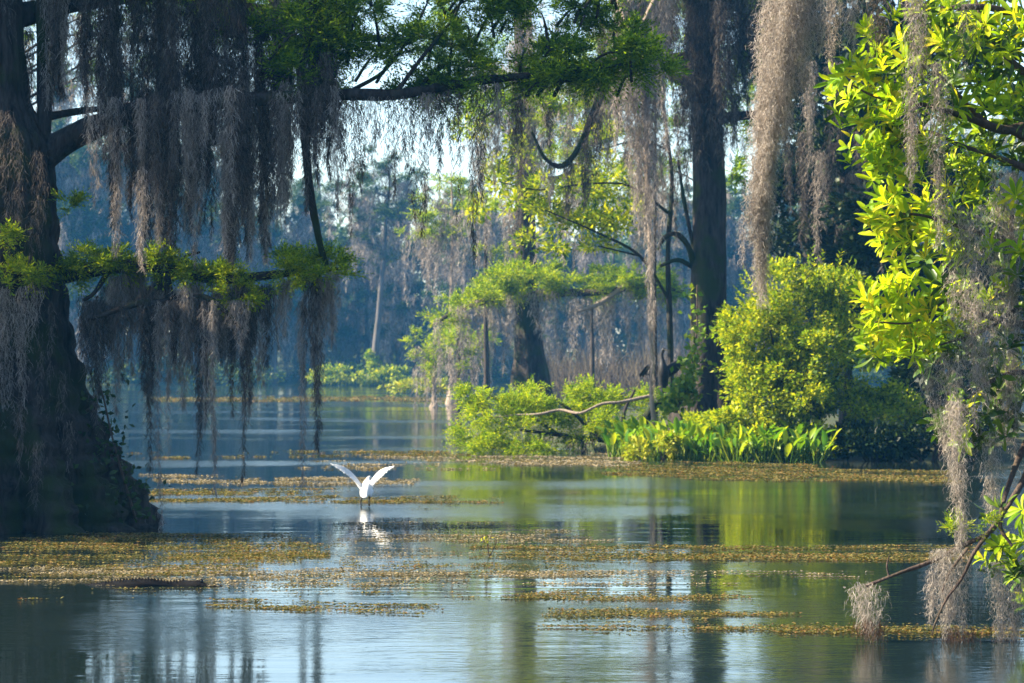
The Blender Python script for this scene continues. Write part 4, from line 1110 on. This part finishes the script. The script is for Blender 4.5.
# stray sprigs of cypress-like needles in the bay tree
mb = MB()
for (x, y, rx, ry) in [(955, 168, 26, 8), (975, 160, 24, 10), (925, 320, 24, 8), (972, 522, 16, 6), (956, 530, 10, 4)]:
    clump(mb, R(x, y, -.4), (rx * S, .15, ry * S), 34, 12, .13, .04, .009, .1)
fw = mb.build('feathery_sprig', M['cypress_sunlit'], bay)

# moss close by
near = dict(sl=.09, sw=.0038, curl=.95, seg=6, spread=1.05)
crt = thing('moss_curtain', 'long thick tan moss curtain hanging free in front of the dark trees', 'moss', R(790, -22, -.25))
mb = MB()
tp = R(790, -24, -.25)
for (x, y0, y1, w, lx) in [(812, -24, 90, 22, -.06), (802, -24, 170, 24, -.14), (790, -24, 225, 24, -.13), (776, -24, 262, 24, -.085), (782, -22, 302, 17, -.085), (795, -24, 200, 22, -.15), (770, 60, 306, 14, -.04), (800, -20, 130, 24, -.12), (780, 20, 250, 22, -.09), (768, 120, 300, 14, -.045), (774, 90, 262, 18, -.07), (820, -20, 50, 16, 0), (762, 150, 285, 11, -.04)]:
    hank(mb, R(x, y0, -.25 + rng.uniform(-.12, .12)), (y1 - y0) * S, w * 1.25 * S, 1.7, lobes=3, lean=(lx, 0), sway=.03, taper=.5, **near)
mb.build('strands', M['moss_pale'], crt)


def near_moss(label, x, y0, y1, w, dd, mat='moss_pale', group=None, dens=1.1, wet=False, lobes=None, lean=(0, 0)):
    top = R(x, y0, dd)
    mb = MB()
    hank(mb, top, (y1 - y0) * S, w * S, dens * 1.5, lobes=lobes or max(3, int(w / 9)), sway=.05, taper=.6, lean=lean, **near)
    o = mb.build('moss_hank', M[mat], origin=top)
    tag(o, label, 'moss', group)
    if wet:
        mb = MB()
        n = int(w * 5)
        zb = top[2] - (y1 - y0) * S
        s = np.column_stack([top[0] + rng.normal(0, .22, n) * w * S, top[1] + rng.normal(0, .2, n) * w * S, np.full(n, zb + .04) + rng.uniform(-.04, .06, n)])
        strands(mb, s, np.column_stack([rng.normal(0, .3, (n, 2)), -np.ones(n)]), .12, .004, 4, .5)
        w_ = mb.build('wet_tip', M['moss_wet'], o, origin=top)
    return o


near_moss('small tan moss tuft hanging from the tip of the bare branch over the water', 872, 582, 632, 34, -.3, dens=1.0, wet=True)
near_moss('short frayed moss tuft hanging midway along the bare branch near the water', 932, 570, 622, 16, -.35, dens=.9)
near_moss('broad tan moss hank reaching into the water below the fork of the bare branch', 958, 548, 640, 46, -.3, dens=1.2, wet=True)
near_moss('tan moss hank dipping into the water nearest the bay trunk, beside the forked branch', 1008, 560, 650, 44, -.2, dens=1.2, wet=True)
near_moss('long narrow moss hank dangling from the bay tree down to the bare branch', 962, 400, 548, 26, -.5, dens=1.15)
near_moss('wide moss hank spilling below the lowest bright rosettes of the bay tree', 938, 352, 470, 44, -.3, dens=.95, lean=(.18, 0))
near_moss('thick moss hank hanging down the middle of the bay tree from its upper limb', 966, 205, 420, 46, -.5, dens=1.0)
near_moss('shaded moss mass draped beside the bay tree trunk', 1005, 170, 470, 60, .1, dens=1.0)
near_moss('small moss hank beside the long narrow one, low in the bay tree', 990, 430, 520, 26, -.2, dens=.9)
near_moss('wispy grey moss hank crossing the bright leaves of the bay tree', 912, -20, 180, 24, -.75, 'moss', dens=.8)
near_moss('frayed grey moss hank over the bay leaves just inward of the wispy one', 936, 60, 240, 24, -.7, 'moss', dens=.85)
near_moss('short tan moss fringe at the top between the long curtain and bay leaves', 850, -26, 52, 38, -.2, dens=.8)
near_moss('short grey moss hank at the top beside the tan fringe, over dark trees', 832, -30, 66, 30, .1, 'moss', dens=.9)
near_moss('tangled grey moss hank at the top above the bay leaves', 880, -28, 60, 34, 0, 'moss_shade', dens=.9)
near_moss('dark moss hank at the top in front of the bay leaves', 915, -30, 84, 26, -.5, 'moss_shade', dens=1.0)
near_moss('thin moss wisp at the top inside the bay tree crown', 962, -20, 75, 26, -.5, 'moss', dens=.45)
near_moss('moss tuft caught in the bay leaves beside the trunk', 985, 300, 400, 44, -.4, dens=.8)

# ------------------------------------------------------------------ floating weed


def mat_weed(label, x0, x1, yc, hy, dens=1.0, seed=1, thr=.0, mat='weed', size=.05, slope=0.0, rise=.011, nmax=60000):
    size = size * .55
    d0, d1 = wd(yc + hy), wd(max(yc - hy, HY + 4))
    dm = wd(yc)
    xa, xb = (x0 - 512) / F * dm, (x1 - 512) / F * dm
    area = (xb - xa) * (d1 - d0)
    n = int(min(nmax * 3, dens * 2.2 * area / (size * size)))
    u = rng.uniform(-1, 1, n)
    py = yc + hy * rng.uniform(-1, 1, n)
    v = (py - yc) / hy
    w1 = (1 / (py - HY) ** 2)
    keep = rng.uniform(0, 1, n) < w1 / w1.max()
    u, py, v = u[keep], py[keep], v[keep]
    X = (xa + xb) / 2 + u * (xb - xa) / 2
    Y = HC * F / (py + slope * u - HY)
    X = X * Y / dm
    nz = fbm(X * .55, py * .6, seed) + .75 * fbm(X * 1.9, py * 1.5, seed + 50, 3) + .5 * fbm(X * 9, py * 2.2, seed + 90, 2)
    edge = 1.0 - np.abs(v) ** 1.8 - np.abs(u) ** 6
    k = nz * .85 + edge * .9 - .72 - thr > rng.normal(0, .2, len(u))
    X, Y = X[k][:nmax], Y[k][:nmax]
    m = len(X)
    if m < 5:
        return None
    pos = np.column_stack([X, Y, rng.uniform(.004, rise, m)])
    a = rng.uniform(0, 6.28, m)
    d = np.column_stack([np.cos(a), np.sin(a), np.abs(rng.normal(0, .22, m))])
    nr = np.column_stack([rng.normal(0, .3, (m, 2)), np.ones(m)])
    mb = MB()
    leaves(mb, pos, d, nr, size * rng.uniform(.6, 1.6, m), size * rng.uniform(.5, 1.0, m))
    c = np.array([pos[:, 0].mean(), pos[:, 1].mean(), 0])
    o = mb.build('floating_weed', M[mat], origin=c)
    return tag(o, label, 'floating weed', kind='stuff')


mat_weed('wide mat of golden brown weed at the foot of the huge cypress', -30, 330, 552, 20, .8, 3, .15, size=.05)
mat_weed('dull weed mat with grey water sheen painted in, drifting around the alligator', -20, 470, 578, 15, .8, 5, .35, 'weed_and_sheen', .045)
mat_weed('yellow weed strip behind the alligator', 60, 260, 571, 5, 1, 8, .05, size=.05)
mat_weed('bright golden weed strip in front of the alligator', 205, 445, 607, 6, 1.2, 9, -.05, size=.045, slope=3)
mat_weed('long golden brown weed band crossing the water in front of the dark reflection', 470, 985, 555, 9, 1.1, 12, -.05, size=.055)
mat_weed('orange brown weed band under the hanging bare branch', 540, 1060, 630, 7, 1.1, 15, -.02, size=.045, slope=4)
mat_weed('loose brown weed streaks in the bright water below the long band', 540, 800, 614, 9, .8, 18, .42, size=.045)
mat_weed('faint weed streaks in the bright reflections before the golden band', 500, 760, 597, 6, .7, 19, .5, size=.04)
mat_weed('yellow weed patch behind the egret under the hanging moss', 130, 350, 496, 7, 1, 22, .0, size=.07)
mat_weed('weed bed the egret is rising from', 320, 530, 503, 7, .9, 24, .2, size=.06)
mat_weed('weed sheet greyed for the sheen of calm water before the island tip', 290, 640, 462, 8, .8, 27, .25, 'weed_and_sheen', .09)
mat_weed('brown weed margin along the foot of the island plants', 600, 960, 473, 9, 1.1, 30, .0, size=.08, slope=5)
mat_weed('thin orange weed line far across the open water', 150, 450, 399, 2.6, 1, 33, -.1, size=.22)
mat_weed('dull weed streak in mid water behind the yellow patch', 140, 420, 480, 5, .8, 36, .4, 'weed_and_sheen', .07)
mat_weed('olive weed line lying across the blue water under the low bough', 100, 470, 455, 4, .8, 38, .3, 'weed', .09)
mat_weed('dull weed field with painted grey sheen in the middle of the channel before the egret', 330, 620, 540, 22, .6, 41, .65, 'weed_and_sheen', .05)
mat_weed('sparse dull weed in front of the long golden band', 480, 900, 578, 8, .6, 44, .62, 'weed_and_sheen', .045)
mat_weed('thin broken film of weed spread wide over the left of the channel', -60, 640, 568, 36, .6, 61, .95, 'weed', .045)
# a sprout in the weed
c = P(490, 556, wd(556))
t = thing('weed_sprout', 'single yellow weed sprout standing out of the water right of the egret', 'plant', c)
mb = MB()
tube(mb, [c + (0, 0, -.05), c + (-.03, 0, .12), c + (-.05, 0, .22)], [.006, .005, .003], 5, 3)
tube(mb, [c + (0, 0, 0), c + (.05, 0, .1), c + (.07, 0, .17)], [.005, .004, .003], 5, 3)
mb.build('stem', M['twig'], t)
mb = MB()
leaves(mb, c + (-.04, 0, .17) + rng.normal(0, .022, (16, 3)), rng.normal(0, 1, (16, 3)), rng.normal(0, 1, (16, 3)), .035, .02)
mb.build('leaves', M['yellow_leaf'], t)

# ------------------------------------------------------------------ animals


def loft(mb, rings):
    n = len(rings[0])
    V = np.concatenate(rings)
    m = len(rings)
    a = (np.arange(m - 1)[:, None] * n + np.arange(n)[None, :]).ravel()
    b = (np.arange(m - 1)[:, None] * n + (np.arange(n)[None, :] + 1) % n).ravel()
    mb.add(V, np.column_stack([a, b, b + n, a + n]))
    for e, fl in ((0, True), (m - 1, False)):
        ring = np.arange(n) + e * n
        f = np.column_stack([np.arange(n), (np.arange(n) + 1) % n, np.full(n, n)])
        mb.add(np.vstack([V[ring], V[ring].mean(0)]), f[:, ::-1] if fl else f)


def fuse(mb, name, mat, parent, voxel, smooth_it=4):
    """one continuous skin round everything collected in mb"""
    o = mb.build(name, mat, parent)
    md = o.modifiers.new('r', 'REMESH')
    md.mode = 'VOXEL'
    md.voxel_size = voxel
    ms = o.modifiers.new('s', 'SMOOTH')
    ms.iterations = smooth_it
    ms.factor = .4
    dg = bpy.context.evaluated_depsgraph_get()
    me = bpy.data.meshes.new_from_object(o.evaluated_get(dg))
    old = o.data
    o.modifiers.clear()
    o.data = me
    bpy.data.meshes.remove(old)
    me.name = name
    if not me.materials:
        me.materials.append(mat)
    me.polygons.foreach_set('use_smooth', np.ones(len(me.polygons), bool))
    return o


def wing_rings(root, path, chords, thick, chord_dir, k=10, feather=0.0):
    """flat tapered sections from root to tip; path points lie on the leading edge"""
    rings = []
    pts = catmull(np.array(path), 8)
    ch = catmull(np.column_stack([chords, thick, np.zeros(len(chords))]), 8)
    cd = unit(np.array(chord_dir, float))
    tan = unit(np.gradient(pts, axis=0))
    for i in range(len(pts)):
        nrm = unit(np.cross(tan[i], cd))
        c_ = ch[i, 0] * (1 + (feather * (1 if i % 2 else -1) if i > len(pts) * .3 else 0))
        t = ch[i, 1]
        th = np.linspace(0, 2 * np.pi, k, endpoint=False)
        x = (1 - np.cos(th)) / 2
        y = np.sin(th) * (1 - .6 * x)
        rings.append(pts[i] + np.outer(x * c_, cd) + np.outer(y * t, nrm) - np.outer(np.sin(x * math.pi) * c_ * .1, nrm))
    return rings


# egret lifting off, seen from behind
DE = wd(505)
S = DE / F
E = lambda x, y, dd=0.0: P(x, y, DE + dd)
c = E(366, 505)
c[2] = 0
eg = thing('egret', 'white egret lifting off the weed with both wings raised in a V', 'bird', c)
mb = MB()
bd = [(365.5, 498, .26, 1.2), (366, 495, .20, 2.6), (366.5, 490.5, .08, 5.2), (367, 486, -.05, 5.8), (367.5, 482.5, -.16, 4.6), (368, 480, -.24, 2.8), (368.5, 478, -.30, 1.9), (370, 477, -.36, 1.6), (371.5, 479, -.38, 1.5), (372.5, 481, -.42, 1.4), (372.5, 481, -.46, 1.8), (372.5, 481.5, -.51, 1.7), (372.5, 482, -.55, 1.0)]
bd = [(x, y, -dd, r * .84) for x, y, dd, r in bd]          # the bird faces away: head beyond the body
tube(mb, [E(x, y, dd) for x, y, dd, r in bd], [r * S for x, y, dd, r in bd], 14, 4)
cdir = (.12, -.85, -.5)
for path, chs in (([E(364, 487, .06), E(358, 479.5, .10), E(352, 472, .12), E(343, 465.8, .10), E(330, 463, .04)], [.22, .22, .20, .17, .03]),
                  ([E(368, 487, .06), E(372, 480, .10), E(377, 473, .12), E(384, 468, .10), E(395, 465.5, .04)], [.22, .22, .20, .16, .03])):
    left = path[-1][0] < path[0][0]
    loft(mb, wing_rings(None, path, chs, [.030, .024, .018, .014, .008], (.30 if left else -.05, -.62, -.70), 12, .11))
tl = [E(364, 495, -.2), E(365, 497.5, -.33)]
loft(mb, [tl[0] + np.array([[-.05, 0, .02], [.05, 0, .02], [.05, 0, -.02], [-.05, 0, -.02]]), tl[1] + np.array([[-.03, 0, .012], [.03, 0, .012], [.03, 0, -.012], [-.03, 0, -.012]])])
for x in (362.2, 370.2):
    tube(mb, [E(x + .8, 491, -.05), E(x, 494.5, -.12), E(x - .3, 497.5, -.14)], [.045, .032, .014], 9, 3)
fuse(mb, 'body', M['egret'], eg, .011, 3)
for x in (362, 370):
    mb = MB()
    tube(mb, [E(x - .2, 496.5, -.14), E(x - 1, 500.5, -.16), E(x - .8, 505.5, -.14)], [.012, .009, .008], 6, 3)
    f0 = E(x - .8, 505.2, -.14)
    for a in (-.7, 0, .7, 3.14):
        tube(mb, [f0, f0 + (math.sin(a) * .07, math.cos(a) * .07, -.02)], [.007, .004], 5, 2)
    mb.build('leg', M['leg'], eg, smooth=True)
mb = MB()
h0 = E(372.5, 481.8, .54)
tube(mb, [h0, h0 + (.01, .07, -.012), h0 + (.015, .15, -.03)], [.016, .010, .003], 7, 3)
mb.build('bill', M['bill'], eg, smooth=True)

# alligator
DA = wd(586)
S = DA / F
A = lambda x, z, dd=0.0: np.array([(x - 512) * S, DA + dd, z])
ga = thing('alligator', 'dark alligator floating low in the weed with ridged back and head above water', 'alligator', A(150, 0))
mb = MB()
sec = [(60, -.10, .012, .03, .25), (78, -.045, .022, .035, .18), (95, -.02, .04, .04, .1), (112, -.012, .062, .05, .04), (124, 0.0, .085, .052, 0), (138, .004, .105, .056, 0), (152, .002, .11, .055, .02), (164, -.012, .095, .048, .04), (173, -.016, .07, .046, .05),
       (182, -.002, .068, .048, .04), (190, .004, .078, .045, .02), (198, .006, .08, .042, 0), (204, -.002, .062, .034, -.02), (211, -.008, .05, .024, -.03), (218, -.012, .042, .02, -.05), (223, -.016, .03, .014, -.06)]
q = catmull(np.array([(A(x, z, dd)[0], A(x, z, dd)[1], z, wy, hz) for x, z, wy, hz, dd in sec]), 4)
th = np.linspace(0, 2 * np.pi, 16, endpoint=False)
loft(mb, [np.column_stack([np.full(16, r[0]), r[1] + np.cos(th) * r[3], r[2] + np.sin(th) * r[4] * np.where(np.sin(th) < 0, 1.2, 1)]) for r in q])
xr = np.interp(np.arange(len(q)), np.arange(len(q)), q[:, 0])
for x in np.arange(84, 186, 3.1):
    X = A(x, 0)[0]
    cy, cz, wy, hz = [np.interp(X, q[:, 0], q[:, k]) for k in (1, 2, 3, 4)]
    for f in (-.55, -.18, .18, .55):
        if abs(f) > .4 and x < 105:
            continue
        zt = cz + hz * math.sqrt(1 - f * f)
        s = .55 if x < 105 else 1
        b = np.array([X, cy + f * wy, zt - .012])
        hh = .036 * s * rng.uniform(.7, 1.25) * (1.15 if abs(f) < .3 else .9)
        mb.add(b + np.array([[-.016, -.008, 0], [.012, -.008, 0], [.012, .008, 0], [-.016, .008, 0], [-.010, 0, hh]]) * (1, 1, 1), np.array([[0, 1, 4], [1, 2, 4], [2, 3, 4], [3, 0, 4]]))
        mb.add(b + np.array([[-.016, -.008, 0], [.012, -.008, 0], [.012, .008, 0], [-.016, .008, 0]]), np.array([[0, 3, 2, 1]]))
for sgn in (-1, 1):                                        # brow and nostril bumps
    for x, z, r in ((201, .046, .017), (197, .042, .013), (221, .004, .010)):
        tube(mb, [A(x - 1.5, z - .012, sgn * .03), A(x, z, sgn * .03), A(x + 1.5, z - .01, sgn * .03)], [r * .7, r, r * .6], 8, 3)
    for x in (130, 168):                                   # legs trail under water
        tube(mb, [A(x, -.02, sgn * .08), A(x - 4, -.07, sgn * .15), A(x - 9, -.10, sgn * .17)], [.03, .022, .012], 7, 3)
fuse(mb, 'body', M['gator'], ga, .006, 1)
for sgn in (-1, 1):
    mb = MB()
    e = A(201.6, .048, sgn * .036 - (0 if sgn > 0 else .006))
    tube(mb, [e + (0, -.005, 0), e, e + (0, .005, 0)], [.005, .008, .005], 8, 3)
    mb.build('eye', M['bill'], ga, smooth=True)

# black bird drying its wings
DH = 63.4
S = DH / F
B = lambda x, y, dd=0.0: P(x, y, DH + dd)
c = B(662, 385)
ah = thing('anhinga', 'black long-necked waterbird perched beside the stout trunk with wings spread to dry', 'bird', c)
mb = MB()
tube(mb, [B(664, 392, .12), B(664, 384, .08), B(663.5, 374, 0), B(663, 367, -.03), B(662.4, 361, -.03), B(661.6, 356, -.02), B(662.2, 352, -.02), B(663.4, 349.8, -.03), B(664.6, 349.6, -.06)], [.05, .09, .115, .09, .052, .036, .034, .042, .028], 12, 4)
loft(mb, wing_rings(None, [B(661, 367, 0), B(653, 362.5, .03), B(646, 365, .05), B(639, 374, .04)], [.27, .30, .26, .10], [.03, .025, .018, .01], (-.05, .15, -1), 12, .06))
loft(mb, wing_rings(None, [B(665, 367, 0), B(673, 361.5, .03), B(681, 357.5, .05), B(690, 360, .06)], [.27, .30, .27, .10], [.03, .025, .018, .01], (.05, .15, -1), 12, .06))
t0, t1 = B(664, 388, .1), B(665, 402, .2)
loft(mb, [t0 + np.array([[-.05, 0, 0], [.05, 0, 0], [.05, .03, 0], [-.05, .03, 0]]), t1 + np.array([[-.11, 0, 0], [.11, 0, 0], [.11, .02, 0], [-.11, .02, 0]])])
fuse(mb, 'body', M['black_plume'], ah, .014, 2)
mb = MB()
tube(mb, [B(664.4, 349.6, -.06), B(667, 349.9, -.1), B(670, 350.3, -.14)], [.014, .009, .003], 6, 3)
mb.build('bill', M['bill'], ah, smooth=True)
for x in (662, 666):
    mb = MB()
    tube(mb, [B(x, 386, .02), B(x, 394.5, .0)], [.016, .012], 6, 3)
    mb.build('foot', M['leg'], ah, smooth=True)
c = B(662, 396)
lg = thing('perch_log', 'dark leaning log under the black waterbird, mostly hidden by leaves', 'log', c)
mb = MB()
px_tube(mb, [(640, 430, 5), (652, 408, 4.5), (664, 398, 4), (676, 392, 3.4), (684, 386, 2.4)], 9, 4, .08, DH)
mb.build('wood', M['bark'], lg, smooth=True)

# ------------------------------------------------------------------ air


def haze(density, colr):
    m, nt, out = new_mat('haze')
    v = nt.nodes.new('ShaderNodeVolumePrincipled')
    v.inputs['Color'].default_value = (*colr, 1)
    v.inputs['Density'].default_value = density
    nt.links.new(v.outputs[0], out.inputs['Volume'])
    x0, x1, y0, y1, z0, z1 = -215, 215, -75, 470, -2.2, 24
    mb = MB()
    v8 = [(x, y, z) for z in (z0, z1) for y in (y0, y1) for x in (x0, x1)]
    mb.add(v8, [[0, 2, 3, 1], [4, 5, 7, 6], [0, 1, 5, 4], [2, 6, 7, 3], [0, 4, 6, 2], [1, 3, 7, 5]])
    return tag(mb.build('haze', m), 'blue morning haze over the river', 'haze', kind='stuff')


haze(0.00042, (.09, .46, 1.0))

# ------------------------------------------------------------------ camera, sky, sun
cam = bpy.data.cameras.new('camera')
co = bpy.data.objects.new('camera', cam)
col.objects.link(co)
co.location = (0, 0, HC)
co.rotation_euler = (math.radians(90), 0, 0)
cam.sensor_width = 36
cam.lens = F / 1024 * 36
cam.shift_y = (HY - 341.5) / 1024
cam.clip_start, cam.clip_end = 0.5, 3000
cam.dof.use_dof = True
cam.dof.focus_distance = 25
cam.dof.aperture_fstop = 6.3
sc.camera = co

EL, AZ = 35.0, 89.0            # sun height; angle from the viewer's back round to the left
w = bpy.data.worlds.new('World')
sc.world = w
w.use_nodes = True
nt = w.node_tree
bg = nt.nodes['Background']
sky = nt.nodes.new('ShaderNodeTexSky')
sky.sky_type = 'NISHITA'
sky.sun_disc = False
sky.sun_elevation = math.radians(EL)
sx, sy = -math.sin(math.radians(AZ)), -math.cos(math.radians(AZ))
sky.sun_rotation = math.atan2(sx, sy)
sky.air_density, sky.dust_density, sky.ozone_density = 0.9, 0.2, 1.0
nt.links.new(sky.outputs[0], bg.inputs[0])
bg.inputs[1].default_value = 0.085
sun = bpy.data.lights.new('sun', 'SUN')
sun.energy = 5.0
sun.angle = math.radians(.5)
sun.color = (1, .87, .66)
so = bpy.data.objects.new('sun', sun)
col.objects.link(so)
from mathutils import Vector
tosun = Vector((sx * math.cos(math.radians(EL)), sy * math.cos(math.radians(EL)), math.sin(math.radians(EL))))
so.rotation_euler = tosun.to_track_quat('Z', 'Y').to_euler()
so.location = (-30, 40, 40)

sc.view_settings.view_transform = 'Standard'
sc.view_settings.look = 'None'
sc.view_settings.exposure = 1.9
sc.view_settings.gamma = 1
sc.cycles.use_denoising = True
sc.cycles.max_bounces = 7
sc.cycles.diffuse_bounces = 3
sc.cycles.transmission_bounces = 3
sc.cycles.volume_bounces = 0
sc.cycles.sample_clamp_indirect = 6
